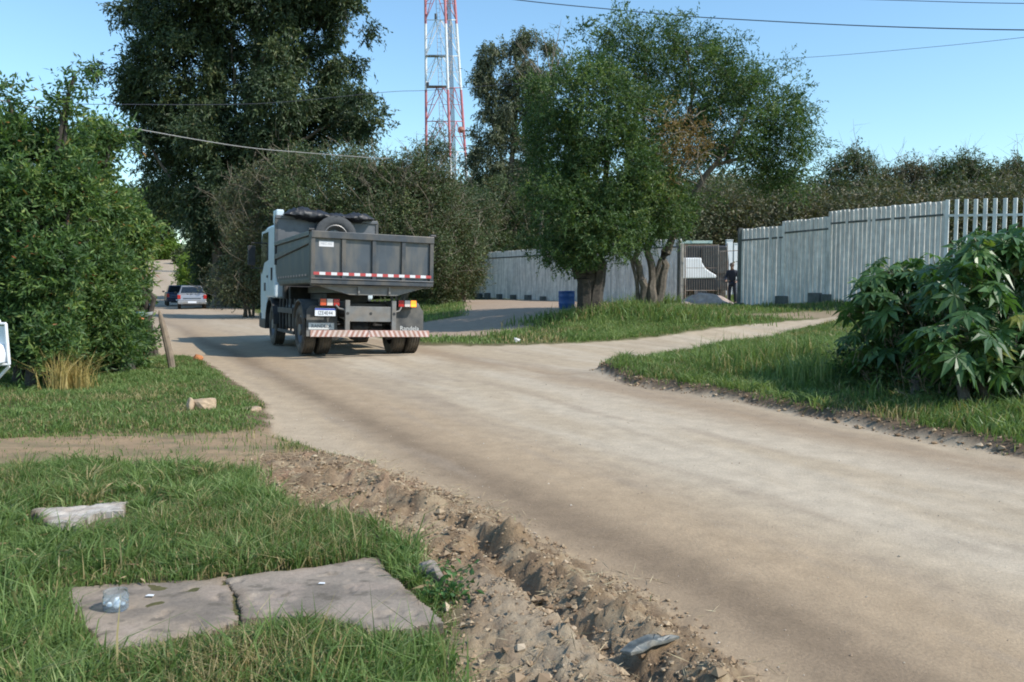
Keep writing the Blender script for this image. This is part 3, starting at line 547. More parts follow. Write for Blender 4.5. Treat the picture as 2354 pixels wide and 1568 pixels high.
S('hill_tree', 'distant dark tree peeking above the hill road between bush and eucalyptus', 'tree', 330, 100, [(300, 455, 30, 25, 0), (345, 465, 45, 35, 0), (330, 510, 60, 45, 0), (395, 480, 40, 50, 0), (280, 500, 50, 50, 0)], 260, L_EUC, .5, per=20, ll=.4, lw=.17, sp=.5, slen=.8)
S('hill_tree', 'dark trees crowding the far side of the hill road crest', 'tree', 250, 140, [(200, 480, 60, 60, 0), (120, 470, 80, 70, 0), (20, 470, 80, 80, 0), (-100, 470, 90, 80, 0), (270, 520, 50, 60, 0)], 260, L_EUC, .45, per=20, ll=.6, lw=.3, sp=.9, slen=1.2)
for i, (x, y0, Y, r, hh, mt, tn, lb) in enumerate([(x_, y_-(35 if x_ > 1900 else 0), Y_, r_*1.15, h_*1.15, a_, b_, c_) for x_, y_, Y_, r_, h_, a_, b_, c_ in [
    (1000, 330, 70, 40, 120, L_THK, .5, 'thin-crowned wispy tree in front of the left foot of the lattice tower'),
    (1660, 470, 50, 70, 60, L_THB, .35, 'brownish scrubby tree above the gate'),
    (1780, 440, 52, 60, 70, L_THK, .45, 'olive tree behind the lower right crown of the forked tree'),
    (1960, 400, 54, 55, 80, L_THK, .5, 'feathery tree with raised tip in the row behind the right fence'),
    (2090, 420, 55, 70, 70, L_THB, .35, 'dull brown-green tree in the middle of the row behind the right fence'),
    (2210, 410, 53, 60, 70, L_THK, .5, 'rounded tree of the row behind the fence, just left of the tall pickets'),
    (2330, 420, 56, 80, 70, L_THK, .35, 'dark tree at the right edge of the picture behind the tall pickets')]]):
    lobes = [(x-.5*r, y0+hh*.25, r*.55, hh*.33, 0), (x+.45*r, y0+hh*.2, r*.55, hh*.3, 0), (x, y0+hh*.1, r*.35, hh*.35, 0), (x+.1*r, y0-.1*hh, r*.2, hh*.3, 0, .5), (x-r*.6, y0+hh*.9, r*.8, hh*.6, 0), (x+r*.6, y0+hh*.9, r*.8, hh*.6, 0), (x, y0+hh*1.5, r, hh*.5, 1)]
    S('scrub_tree', lb, 'tree', x, Y, lobes, 260, mt, tn, ll=.2, lw=.07, sp=.3, slen=.5, twigs=90, tw_r=.016, per=11)
# far wood behind everything, one mass
def mass(name, label, x0, x1, ytop, ybot, Y, n, m, tone, ll=.45, cat='woodland'):
    vx = rng.uniform(x0, x1, n); top = ytop+34*(fbm(vx/60., vx*0+3, 200, 4)-.5)*2; vy = top+(ybot-top)*rng.random(n)**1.15; yy = Y+rng.uniform(-3, 6, n)
    c = np.array([P(a, b, y_) for a, b, y_ in zip(vx, vy, yy)]); c = c[c[:, 2] > terrain(c[:, 0], c[:, 1], False)]
    o = foliage(name, None, m, [shoots(c, None, 9, .9, 6, ll, ll*.4, .5, .1, .3)], tone); tag(o, label, cat, kind='stuff')
mass('woodland', 'far dark wood filling the gap behind the fences and shrubs', 900, 3000, 425, 640, 74, 3600, L_THK, .4)
mass('scrub_thicket', 'unbroken brown-green scrub behind the concrete fence on the right', 1560, 2700, 450, 640, 50, 3400, L_THB, .4, ll=.25)
mass('roadside_wood', 'deep dark undergrowth under the eucalyptus along the road', 550, 1120, 480, 700, 52, 3000, L_EUC, .4, ll=.25)
mass('left_wood', 'dark wood behind the bushes on the left of the road', -1500, 150, 440, 650, 75, 1500, L_THK, .4)
# --- left roadside bushes, each its own plant
def nearbush(label, vx, Y, lobes, ncl, tone, per=10, ll=.105, lw=.033, m=L_BUSH, twigs=0, upb=.55):
    return shrub('roadside_bush', label, 'bush', vx, Y, lobes, ncl, m, tone, per=per, ll=ll, lw=lw, slen=.30, nl=11, sp=.10, stems=9, upb=upb, droop=.12, shell=.62, keep=1., twigs=twigs, tw_r=.008, bark=BARKD)
nearbush('tall leafy bush with reddish tips at the left edge, behind the white basket', 60, 11.6, [(0, 300, 70, 60, .6), (60, 330, 80, 80, .3), (140, 350, 70, 70, .4), (20, 230, 20, 50, .3, .6), (155, 235, 40, 50, .2, .6), (170, 175, 22, 40, .2, .5), (-60, 420, 120, 110, .5), (60, 470, 110, 100, 0), (170, 450, 70, 90, .2),
         (0, 600, 110, 110, 0), (110, 620, 90, 110, -.3), (30, 760, 90, 110, -.2), (110, 780, 60, 90, -.5), (-90, 700, 120, 150, .4), (-180, 500, 100, 200, .8)], 600, .5)
nearbush('middle bush with slim upright shoots above the dry grass tuft', 230, 13.2, [(225, 330, 50, 50, 0), (200, 400, 60, 60, 0), (255, 310, 22, 40, 0, .6), (230, 480, 70, 70, 0), (210, 600, 80, 100, -.3), (230, 720, 70, 90, -.6), (190, 800, 50, 70, -.8), (265, 790, 45, 60, -.5), (270, 650, 50, 80, 0), (170, 520, 60, 80, 0)], 400, .55)
nearbush('yellow-green bush at the road end of the left hedge', 320, 16.5, [(280, 520, 60, 55, 0), (315, 550, 45, 50, 0), (285, 620, 40, 60, 0), (270, 650, 55, 80, 0), (260, 760, 55, 60, -.5), (325, 530, 32, 40, 0, .6), (305, 690, 30, 40, 0, .5), (325, 650, 22, 24, 0, .3), (285, 480, 35, 30, 0)], 300, .72, ll=.12, lw=.038)
nearbush('low shadowed bush at the foot of the left hedge near the litter', 270, 13.6, [(270, 810, 50, 45, 0), (235, 830, 40, 35, 0), (310, 780, 35, 40, .6)], 130, .45)
# dry grass tuft beside the bush
def tuft(name, label, cat, vx, vy, n, h, w_, spread, m, tone):
    p = G(vx, vy); x = p[0]+rng.normal(0, spread, n); y = p[1]+rng.normal(0, spread, n); z = terrain(x, y)
    return blades(name, np.stack([x, y, z], 1), h*rng.uniform(.5, 1.1, n), np.full(n, w_), m, .55, label, cat, rndv=np.clip(tone+rng.normal(0, .2, n), 0, 1), kind=None)
GDRY = leafmat('dry_grass', [(0, (.30, .22, .08)), (.6, (.42, .33, .12)), (1, (.22, .25, .06))], trans=.3, tcol=(1.2, 1.1, .7))
tuft('dry_grass_tuft', 'yellow dry grass tuft under the left bush', 'grass tuft', 158, 905, 260, .58, .011, .13, GDRY, .4)
# --- weeds between the trees and the gate
for (vx, vy, n, h, sp, lb) in [(1440, 722, 900, .45, .9, 'dark weeds growing at the foot of the forked tree trunks'), (1560, 728, 1100, .38, 1.0, 'tall pale grass and weeds in front of the rubble pile'), (1500, 705, 700, .6, .5, 'leafy weed clump around the slim leaning stems'), (1290, 735, 500, .35, .7, 'green weed clump under the blue barrel')]:
    g = GT(vx, vy); k = n; x = g[0]+rng.normal(0, sp, k); y = g[1]+rng.normal(0, sp*.5, k); z = terrain(x, y)
    blades('weed_clump', np.stack([x, y, z], 1), h*rng.uniform(.4, 1.1, k), np.full(k, .03), GR, .5, lb, 'weeds', rndv=np.clip(rng.normal(.45, .25, k), 0, 1), kind='stuff')
# weeds beside the slab: small broad leaves
L_WEED = leafmat('weed_leaves', [(0, (.035, .08, .028)), (1, (.085, .17, .05))], trans=.3)
for (vx, vy, n, r_, lb) in [(1030, 1345, 60, .05, 'bright green weed in the gap right of the slab'), (1045, 1395, 110, .065, 'leafy green weed at the front right corner of the slab'), (935, 1310, 34, .04, 'small dark green weed behind the slab corner')]:
    g = G(vx, vy); z = tz(*g); c = np.array([[g[0], g[1], z+.03]])+rng.normal(0, r_, (n, 3))*[1, 1, .35]; c[:, 2] = np.maximum(c[:, 2], z+.005)
    V, q = leafquads(c, unit(rdir(n)+[0, 0, .5]), rng.uniform(.018, .045, n), rng.uniform(.012, .028, n)); o = empty('weed', (g[0], g[1], z)); tag(o, lb, 'weed'); rawmesh('leaves', V-np.array([g[0], g[1], z]), q, None, [L_WEED], o, attrs={'rnd': rng.random(n)}); mb = MB(); [mb.tube([(0, 0, -.02), tuple((p-[g[0], g[1], z])*.5+[0, 0, .01]), tuple(p-[g[0], g[1], z])], [.003, .002, .0015], 4, cap=False) for p in c[::4]]; mb.build('stems', L_WEED, o)
# --- castor bean shrub
def palmate(c, nrm, fwd, R):
    """one castor leaf: eight pointed lobes round the stalk end, tips hanging"""
    s = np.cross(nrm, fwd); V = []; F = []
    for k in range(8):
        a = math.radians(-150+k*300/7); ln = R*(1.0-.35*abs(a)/2.6)*rng.uniform(.9, 1.08); d = fwd*math.cos(a)+s*math.sin(a); p = fwd*(-math.sin(a))+s*math.cos(a)
        w = .145*R; b = len(V); dr = -nrm*.0
        V += [c+p*.02*R, c-p*.02*R, c+d*ln*.55+p*w+nrm*.05*R+[0, 0, -.06*R], c+d*ln*.55-p*w+nrm*.05*R+[0, 0, -.06*R], c+d*ln+[0, 0, -.28*R], c+d*ln*.5+[0, 0, .0]-nrm*.02*R]
        F += [(b, b+2, b+5, b+5), (b+1, b+5, b+3, b+3), (b+2, b+4, b+5, b+5), (b+3, b+5, b+4, b+4)]
    return V, F
CAST = leafmat('castor_leaves', [(0, (.20, .21, .05)), (.12, (.042, .088, .032)), (.5, (.062, .125, .042)), (.85, (.11, .19, .055)), (1, (.20, .27, .075))], trans=.28, rough=.38)
def castor(label, bx, Yc, lobes, n, R, stems):
    b = P(bx, 650, Yc); b[2] = tz(b[0], b[1]); root = empty('castor_bean_shrub', b); tag(root, label, 'shrub', 'castor bean shrubs on the corner'); mb = MB(); nodes = []; rad = []
    for (vx, vy, dy) in stems:
        e = P(vx, vy, Yc+dy)-b; o = rng.normal(0, .12, 3); o[2] = -.1; sg, rs = limbs(mb, [o, e*.5+rng.normal(0, .08, 3), e], .03, .012, n=6); nodes += sg; rad += list(rs)
    cl, nr = lobepts(lobes, Yc, n, .85); V = []; F = []; Rn = []; N = np.array(nodes)
    for c, d in zip(cl, nr):
        c = c-b
        if c[2] < .2: continue
        j = np.argmin(((N-c)**2).sum(1)+(N[:, 2] > c[2])*.3); p = N[j]; h = c-p; L = np.linalg.norm(h)
        if L > .55: p = c-h/L*.55
        mb.tube([p, (p+c)/2+[0, 0, .05], c], [.008, .006, .005], 4, cap=False)
        f = np.array([h[0], h[1], -.15*L])+rng.normal(0, .15, 3); f = f/np.linalg.norm(f); n_ = d*.8+np.array([0, 0, .9])+rng.normal(0, .3, 3); n_ -= f*(n_@f); n_ /= np.linalg.norm(n_)
        r = R*rng.uniform(.55, 1.15); v, fc = palmate(c, n_, f, r); k = len(V); V += v; F += [[i+k for i in q] for q in fc]; t = np.clip(rng.normal(.45, .2)+.35*(c[2] > 1.7)*rng.random(), .1, 1); t = 0. if rng.random() < .02 else t; Rn += [t+rng.normal(0, .03)]*4*8
    mb.build('stems', mat('castor_stem', (.16, .17, .09), .6), root, smooth=True)
    F = np.array(F); tri = F[:, :3]; rawmesh('leaves', np.array(V), np.zeros((0, 4), int), tri, [CAST], root, attrs={'rnd': np.clip(Rn, 0, 1)}); return root
castor('lower round castor bean shrub with large dark palmate leaves in front of the fence', 2060, 10.6, [(2060, 690, 95, 80, 0), (2000, 720, 60, 70, -.2), (2110, 760, 90, 90, -.5), (2050, 820, 80, 70, -.4), (2160, 720, 60, 80, -.2), (1985, 790, 45, 50, 0, .7), (2090, 660, 70, 50, 0), (2030, 640, 60, 40, 0), (2150, 640, 60, 60, 0), (2180, 700, 60, 70, -.3), (2130, 820, 80, 80, -.5)], 380, .26, [(2060, 640, 0), (2000, 690, 0), (2120, 680, 0), (2090, 720, -.3), (2150, 650, 0), (1990, 780, 0)])
castor('tall castor bean shrub with drooping bright palmate leaves at the right edge', 2260, 9.4, [(2250, 600, 70, 50, 0), (2320, 640, 70, 80, 0), (2220, 680, 80, 70, -.3), (2300, 760, 90, 80, -.3), (2200, 790, 80, 70, -.7), (2380, 720, 70, 120, 0), (2240, 870, 90, 60, -.4), (2170, 640, 50, 50, .2, .5), (2270, 560, 60, 40, 0), (2340, 580, 60, 50, 0), (2300, 860, 90, 60, -.5)], 330, .28, [(2250, 570, 0), (2330, 590, 0), (2190, 630, 0), (2300, 680, -.3), (2230, 740, -.5), (2400, 650, 0)])
shrub('tangled_undergrowth', 'dark tangle of thin branches and leaves under the tall castor shrub', 'undergrowth', 2270, 9.1, [(2260, 830, 110, 90, .3), (2330, 880, 90, 80, 0), (2200, 880, 110, 60, .3), (2110, 860, 120, 80, .9), (2010, 850, 90, 60, 1.6), (2420, 850, 90, 140, 0), (2330, 740, 90, 90, .5), (2150, 760, 90, 80, 1.)], 480, L_BUSH, .25, per=9, ll=.07, lw=.03, slen=.25, nl=7, sp=.12, twigs=240, tw_r=.006, stems=8)
# ------------------------------------------------------------ tipper truck
def V3_(p): return Vector([float(a) for a in p])
M_BOX = mat('box_steel', (.060, .066, .076), .42, .35, nscale=9, namt=.14, dirt=(.19, .155, .12), dscale=4, damt=.6, streak=(1, 1, .5))
M_BOXD = mat('box_panel', (.060, .070, .085), .45, .3, nscale=7, namt=.15, dirt=(.17, .145, .115), dscale=3, damt=.6, streak=(1, 1, .3))
M_HEAD = mat('worn_steel', (.13, .135, .145), .5, .3, nscale=6, namt=.25, dirt=(.07, .07, .075), dscale=3, damt=.6)
M_CHAS = mat('chassis', (.030, .031, .034), .6, .1, nscale=10, namt=.3, dirt=(.13, .105, .08), dscale=4, damt=.55)
M_GREY = mat('undercoat_grey', (.17, .17, .165), .6, .1, nscale=10, namt=.2, dirt=(.20, .16, .12), dscale=4, damt=.6)
M_TYRE = mat('tyre_rubber', (.06, .053, .045), .9, nscale=20, namt=.2, dirt=(.21, .17, .125), dscale=5, damt=.8)  # road dirt; its strength and the lighter rubber imitate sunlit treads
M_RIM = mat('rim_steel', (.20, .20, .20), .5, .5, dirt=(.16, .13, .10), dscale=6, damt=.8)
M_CAB = mat('cab_paint', (.60, .70, .75), .3, .0, nscale=3, namt=.05, dirt=(.42, .40, .35), dscale=3, damt=.3)
M_BLK = mat('black_plastic', (.02, .021, .023), .55, nscale=14, namt=.2, dirt=(.10, .085, .07), dscale=5, damt=.5)
M_GLS = mat('dark_glass', (.015, .02, .024), .08, spec=.8)
M_TARP = mat('black_tarp', (.018, .019, .022), .5, nscale=20, namt=.3, bump=.4)
M_RED = mat('red_lens', (.42, .018, .015), .25, spec=.6); M_AMB = mat('amber_lens', (.95, .30, .03), .25, emit=1.3); M_WHT = mat('clear_lens', (.62, .55, .50), .25)
M_ORG = mat('orange_lens', (.60, .09, .03), .25)
M_TW = mat('tape_white', (.66, .65, .66), .4); M_TR = mat('tape_red', (.42, .06, .06), .4)
M_PLT = mat('plate_white', (.72, .74, .78), .4); M_BLU = mat('plate_blue', (.02, .05, .32), .4); M_INK = mat('ink', (.03, .03, .04), .5)
M_FLAP = mat('mud_flap', (.06, .062, .062), .7, nscale=8, namt=.2, dirt=(.20, .18, .15), dscale=3, damt=.7)
M_LET = mat('flap_letters', (.62, .62, .60), .6)
truck = empty('tipper_truck', (-3.226, 17.226, 0)); tag(truck, 'dark grey tipper truck with a pale blue cab driving away, spare tyre in its body', 'truck')
truck.rotation_mode = 'YXZ'; truck.rotation_euler = (-.0098, .0288, .443); truck.location.z = .012
def tyre_prof(R, w, ri):
    h = w/2; g = .016; p = [(ri, -h*.72), (ri+.03, -h*.9), (R-.14, -h), (R-.04, -h*.95), (R, -h*.82)]
    xs = np.linspace(-h*.82, h*.82, 5)
    for a in range(4):
        m = (xs[a]+xs[a+1])/2; p += [(R, m-.022), (R-g, m-.014), (R-g, m+.014), (R, m+.022)] if a else [(R, m-.016), (R-g, m-.01), (R-g, m+.01), (R, m+.016)]
    return p+[(R, h*.82), (R-.04, h*.95), (R-.14, h), (ri+.03, h*.9), (ri, h*.72)]
def wheel(parent, c, R=.5, w=.26, ri=.29, out=-1, axis='x', name='wheel', tread=None, deep=.10):
    wr = empty(name, c); wr.parent = parent; mb = MB(); mb.lathe(tyre_prof(R, w, ri), 40, axis); mb.build('tyre', tread or M_TYRE, wr, smooth=True, angle=30)
    mb = MB(); h = w/2*out; mb.lathe([(ri+.004, h*.72), (ri-.02, h*.8), (ri-.035, h*.6), (ri-.05, h*.6-out*deep*.3), (ri*.62, h*.6-out*deep), (ri*.42, h*.6-out*deep*.9), (ri*.40, h*.9), (.03, h*.95), (0.001, h*.95)], 28, axis)
    for k in range(8):
        a = 2*math.pi*k/8; r_ = ri*.52; q = {'x': (h*.6-out*deep*.8, r_*math.cos(a), r_*math.sin(a)), 'y': (r_*math.cos(a), h*.6-out*deep*.8, r_*math.sin(a))}[axis]; mb.box(q, (.035,)*3)
    mb.build('rim', M_RIM, wr, smooth=True); return wr
for sx in (-1, 1):
    wheel(truck, (sx*1.09, 0, .5), out=sx); wheel(truck, (sx*.77, 0, .5), out=sx)
    w_ = wheel(truck, (sx*1.03, 3.62, .5), out=sx); 
# chassis
mb = MB()
for sx in (-1, 1): mb.bb(sx*.47-.04, sx*.47+.04, -.9, 4.9, .84, 1.10)
mb.bb(-.46, .46, .9, 2.6, .78, 1.25)
for y in (-.5, .6, 2.72): mb.bb(-.43, .43, y-.05, y+.05, .88, 1.06)
mb.lathe([(.001, -.7), (.09, -.7), (.09, -.25), (.2, -.16), (.24, 0), (.2, .16), (.09, .25), (.09, .7), (.001, .7)], 16, 'x', (0, 0, .5))   # axle and differential
mb.tube([(-.9, 3.62, .45), (.9, 3.62, .45)], .06, 8); mb.tube([(0, .2, .55), (0, 3.2, .8)], .05, 8)
for sx in (-1, 1):
    for k in range(3): mb.bb(sx*.55-.04, sx*.55+.04, -.55+.1*k, .55-.1*k, .62+.03*k, .645+.03*k)
    mb.box((sx*.6, -.25, .42), (.22, .22, .2))
mb.build('chassis', M_CHAS, truck, bevel=.008)
mb = MB()
mb.bb(-.43, .43, -.95, -.91, .70, 1.0)
for sx in (-1, 1): mb.bb(sx*.47-.045, sx*.47+.045, -.98, -.90, .42, 1.12)
mb.tube([(-.51, -.93, .93), (-.62, -.9, .95), (-.68, -.86, 1.02)], .022, 6); mb.tube([(.51, -.93, .9), (.6, -.9, .92), (.66, -.86, 1.0)], .018, 6)
mb.build('rear_crossmember', M_GREY, truck, bevel=.006)
for x_, y_ in ((0, -.955), (-.47, -.985), (.47, -.985)): mb = MB(); mb.lathe([(.001, y_), (.03, y_), (.03, y_+.015)], 12, 'y', (x_, 0, .86)); mb.build('bolt', M_BLK, truck)
# underrun bumper with slanted stripes
bp = MB(); bp.bb(-1.2, 1.2, -1.02, -.96, .40, .53); bump = bp.build('rear_bumper', mat('bumper_paint', (.46, .24, .19), .5, nscale=8, namt=.15, dirt=(.34, .27, .21), dscale=5, damt=.7), truck, bevel=.005)
mb = MB(); mb.bb(-1.27, -1.201, -1.0, -.97, .41, .52); mb.build('bumper_end', M_GREY, bump)
# mud flaps, lights, plate
for sx in (-1, 1):
    mb = MB(); mb.prism([(sx*.60, .44), (sx*1.2, .44), (sx*1.2, .92), (sx*1.12, 1.0), (sx*.66, 1.0), (sx*.60, .95)], 'y', -.66, -.645); fl = mb.build('mud_flap', M_FLAP, truck)
    if sx > 0: text('lettering', 'Randela', .13, M_LET, fl, (.9, -.664, .56), (math.pi/2, 0, 0), .002)
    else:
        mb = MB(); mb.bb(-1.16, -.66, -.664, -.661, .53, .66); mb.build('flap_label', M_LET, fl); text('lettering', 'RANDELA', .09, M_INK, fl, (-.91, -.667, .595), (math.pi/2, 0, 0), .001)
    mb = MB(); mb.bb(sx*.79-.20, sx*.79+.20, -.84, -.74, .99, 1.15); tl = mb.build('tail_light', M_BLK, truck, bevel=.01)
    cs = [(.13, M_RED if sx < 0 else M_AMB), (.0, M_WHT), (-.13, M_RED)]
    for dx, mm in cs:
        l = MB(); xx = sx*(.79+dx); l.bb(xx-.058, xx+.058, -.855, -.839, 1.005, 1.135); l.build('lens', mm if not (sx < 0 and dx > 0) else M_ORG, tl, bevel=.006)
    mb = MB(); n = 9; A = [math.pi*k/(n-1) for k in range(n)]
    for R_, zz in ((.60, .52),):
        for k in range(n-1):
            a, b = A[k], A[k+1]
            if math.sin((a+b)/2) < .25: continue
            mb.prism([(R_*math.cos(a), zz+R_*math.sin(a)), (R_*math.cos(b), zz+R_*math.sin(b)), ((R_-.03)*math.cos(b), zz+(R_-.03)*math.sin(b)), ((R_-.03)*math.cos(a), zz+(R_-.03)*math.sin(a))], 'x', sx*.62, sx*1.24)
    mb.build('rear_fender', M_FLAP, truck)
    mb = MB()
    for k in range(n-1):
        a, b = A[k], A[k+1]
        if math.sin((a+b)/2) < .15: continue
        R_, zz = .62, .52; mb.prism([(3.62+R_*math.cos(a), zz+R_*math.sin(a)), (3.62+R_*math.cos(b), zz+R_*math.sin(b)), (3.62+(R_-.05)*math.cos(b), zz+(R_-.05)*math.sin(b)), (3.62+(R_-.05)*math.cos(a), zz+(R_-.05)*math.sin(a))], 'x', sx*.8, sx*1.23)
    mb.build('front_fender', M_BLK, truck)
    # side guard, tank, boxes between the wheels
    mb = MB(); mb.bb(sx*1.16-.02, sx*1.16+.02, .82, 2.75, .36, .43); mb.bb(sx*1.16-.02, sx*1.16+.02, .95, 2.75, .80, .92)
    for y in (.95, 1.4, 1.85, 2.3, 2.7): mb.bb(sx*1.12-.02, sx*1.12+.02, y-.025, y+.025, .36, 1.12)
    mb.build('side_guard', M_CHAS, truck, bevel=.006)
    mb = MB(); mb.bb(sx*.85-.22, sx*.85+.22, 1.15, 2.4, .45, 1.0); mb.build('fuel_tank', M_BLK, truck, bevel=.06)
mb = MB(); mb.bb(-1.08, -.68, -.853, -.847, .80, .95); pl = mb.build('number_plate', M_PLT, truck, bevel=.002)
mb = MB(); mb.bb(-1.08, -.68, -.857, -.854, .917, .948); mb.build('plate_band', M_BLU, pl)
text('plate_characters', 'IZE4E44', .105, M_INK, pl, (-.88, -.856, .857), (math.pi/2, 0, 0), .001, .82)
# tipping body
zb, zt = 1.42, 2.42
box = MB()
for sx in (-1, 1):
    y0, y1 = -1.02, 2.95; r = .38
    prof = [(y0, zb+.02), (y1-r, zb+.04)]+[(y1-r+r*math.sin(a), zb+.04+r-r*math.cos(a)) for a in np.linspace(.2, math.pi/2, 6)]+[(y1, zt), (y0, zt)]
    box.prism(prof, 'x', sx*1.15, sx*1.19)
box.bb(-1.15, 1.15, y0, 2.75, zb, zb+.05)
body = box.build('dump_body', M_BOXD, truck, bevel=.006)
mb = MB()
for sx in (-1, 1):
    mb.bb(sx*1.205-.035, sx*1.205+.035, -1.0, 2.95, zt-.08, zt+.01)
    mb.prism([(-1.0, 2.19), (2.95, 2.02), (2.95, 2.14), (-1.0, 2.28)], 'x', sx*1.19, sx*1.235)
    mb.bb(sx*1.2-.03, sx*1.2+.04, -1.04, -.94, zb, zt+.03); mb.bb(sx*1.2-.03, sx*1.2+.04, 2.88, 2.98, 1.9, 3.0)
    mb.bb(sx*1.19-.01, sx*1.19+.03, -.9, 2.5, zb+.02, zb+.10)
mb.build('body_rib', M_BOX, body, bevel=.006)
M_DOT = mat('reflector_dots', (.42, .30, .28), .4)
for sx in (-1, 1):
    for k in range(11): mb = MB(); mb.bb(sx*1.236-.002, sx*1.236+.002, -.75+k*.3, -.62+k*.3, zb+.15, zb+.19); mb.build('side_reflector', M_DOT, body)
mb = MB(); mb.bb(-1.19, 1.19, 2.90, 2.96, 1.7, 3.02); mb.bb(-1.22, 1.22, 2.86, 2.99, 2.98, 3.06)
for x in (-.7, 0, .7): mb.bb(x-.04, x+.04, 2.96, 3.02, 1.7, 3.0)
hb = mb.build('headboard', M_HEAD, body, bevel=.01)
# under-body trapezoid and hinge lugs
mb = MB(); mb.prism([(-1.16, zb-.01), (1.16, zb-.01), (.5, zb-.20), (-.44, zb-.20)], 'y', -1.0, -.94); mb.bb(-1.2, 1.2, -1.05, -.93, zb-.035, zb-.012)
for x in (-.27, .35): mb.bb(x-.02, x+.02, -1.05, -.99, zb-.17, zb-.03)
mb.bb(-.5, .5, -.94, 2.7, zb-.16, zb-.02)
mb.build('body_subframe', M_GREY, truck, bevel=.006)
# tailgate
mb = MB(); mb.bb(-1.19, 1.19, -1.10, -1.07, zb+.05, zt-.05); tg = mb.build('tailgate', mat('gate_panel', (.068, .080, .095), .45, .3, nscale=5, namt=.12, dirt=(.19, .165, .135), dscale=3.5, damt=.7, streak=(1.4, 1, .35)), truck)
mb = MB(); mb.bb(-1.23, 1.23, -1.17, -1.07, zt-.13, zt+.0); mb.bb(-1.23, 1.23, -1.15, -1.07, zb-.0, zb+.08); mb.bb(-1.23, 1.23, -1.165, -1.07, zb+.085, zb+.11)
for x in (-1.19, -.60, 0.0, .60, 1.19): mb.bb(x-.04, x+.04, -1.15, -1.07, zb+.11, zt-.13)
mb.build('gate_frame', M_BOX, tg, bevel=.007)
def strip(name, xs, z0, z1, y, sl, mats, parent):
    me = bpy.data.meshes.new(name); n = len(xs); vs = [(x, y, z0) for x in xs]+[(min(max(x+s_, xs[0]), xs[-1]), y, z1) for x, s_ in zip(xs, sl)]
    me.from_pydata(vs, [], [(i, i+1, n+i+1, n+i) for i in range(n-1)]); [me.materials.append(m) for m in mats]; me.polygons.foreach_set('material_index', [i % 2 for i in range(n-1)])
    o = bpy.data.objects.new(name, me); COL.objects.link(o); o.parent = parent; so_ = o.modifiers.new('thick', 'SOLIDIFY'); so_.thickness = .003; return o
strip('stripe', list(np.linspace(-1.19, 1.19, 48)), .405, .525, -1.024, [.055 if x_ < -.05 else -.055 for x_ in np.linspace(-1.19, 1.19, 48)], [mat('stripe_paint', (.62, .49, .45), .5, nscale=8, namt=.12, dirt=(.42, .33, .27), dscale=5, damt=.6), mat('stripe_red', (.36, .17, .13), .5, nscale=8, namt=.15, dirt=(.34, .27, .21), dscale=5, damt=.7)], bump)
strip('reflective_tape', list(np.linspace(-1.18, 1.18, 22)), zb+.17, zb+.225, -1.156, [0]*22, [M_TR, M_TW], tg)
mb = MB(); mb.bb(-1.07, -.79, -1.108, -1.102, 2.13, 2.235); sg = mb.build('sticker', M_TW, tg); text('sticker_text', 'MEC-AG', .06, mat('sticker_ink', (.36, .37, .40), .5), sg, (-.93, -1.11, 2.185), (math.pi/2, 0, 0), .001)
for sx in (-1, 1): mb = MB(); mb.lathe([(.001, -.05), (.035, -.05), (.035, .05), (.001, .05)], 10, 'x', (sx*1.22, -1.12, zt+.02)); mb.build('gate_hinge', M_BLK, tg)
# spare wheel leaning on the headboard, tarp on top
sp_ = wheel(truck, (.13, 2.70, 2.60), R=.50, out=-1, axis='y', name='spare_wheel', tread=mat('spare_rubber', (.06, .062, .065), .8, nscale=15, namt=.2), deep=.13)
mb = MB(); nx_, ny_ = 60, 16; vs = []
for i in range(nx_+1):
    t = i/nx_; x = -1.05+2.14*t; env = min(1, 7*t+.15, 6*(1-t)+.15)
    for k in range(ny_):
        a = 2*math.pi*k/ny_; ca, sa = math.cos(a), math.sin(a)
        fold = .030*math.sin(x*16+k*1.1)+.022*math.sin(x*29-k*2.2)+.012*math.sin(x*57+k)
        hang = .10*math.exp(-((t-.30)/.16)**2)+.07*math.exp(-((t-.80)/.10)**2)+.02
        z = 3.075+env*((.13+.05*math.sin(t*7+.6)+fold)*max(sa, 0)+min(sa, 0)*(hang+.6*fold)); y = 2.80+.20*ca*(.8+.2*env)+fold*.6
        vs.append((x, y, z))
ring, nseg = ny_, nx_
mb.add(vs, [(i*ring+k, i*ring+(k+1) % ring, (i+1)*ring+(k+1) % ring, (i+1)*ring+k) for i in range(nseg) for k in range(ring)]+[tuple(range(ring))[::-1], tuple(nseg*ring+k for k in range(ring))])
mb.build('tarp', M_TARP, truck, smooth=True, angle=60)
# cab
yb = 3.12
mb = MB(); prof = [(yb, 1.28), (4.30, 1.28), (4.34, .62), (5.15, .55), (5.22, 1.2), (5.20, 1.85), (5.02, 2.65), (4.85, 2.80), (4.2, 2.88), (yb+.12, 2.88), (yb, 2.80)]
mb.prism([(3.12, 1.12), (4.27, 1.12), (4.34, .60), (5.15, .50)]+prof[4:], 'x', -1.2, 1.2); cab = mb.build('cab', M_CAB, truck, bevel=.06, seg=3)
mb = MB(); mb.bb(-1.16, -.98, 3.15, 3.6, 2.9, 3.22); mb.build('roof_deflector', M_CAB, cab, bevel=.03)
for sx in (-1, 1):
    mb = MB(); mb.prism([(3.95, 2.05), (4.55, 2.0), (4.95, 1.72), (5.08, 1.80), (4.93, 2.65), (4.80, 2.74), (3.95, 2.74)], 'x', sx*1.195, sx*1.212); mb.build('side_window', M_GLS, cab)
mb = MB(); mb.prism([(-1.08, 1.75), (1.08, 1.75), (1.02, 2.72), (-1.02, 2.72)], 'y', 5.12, 5.24); mb.build('windscreen', M_GLS, cab)
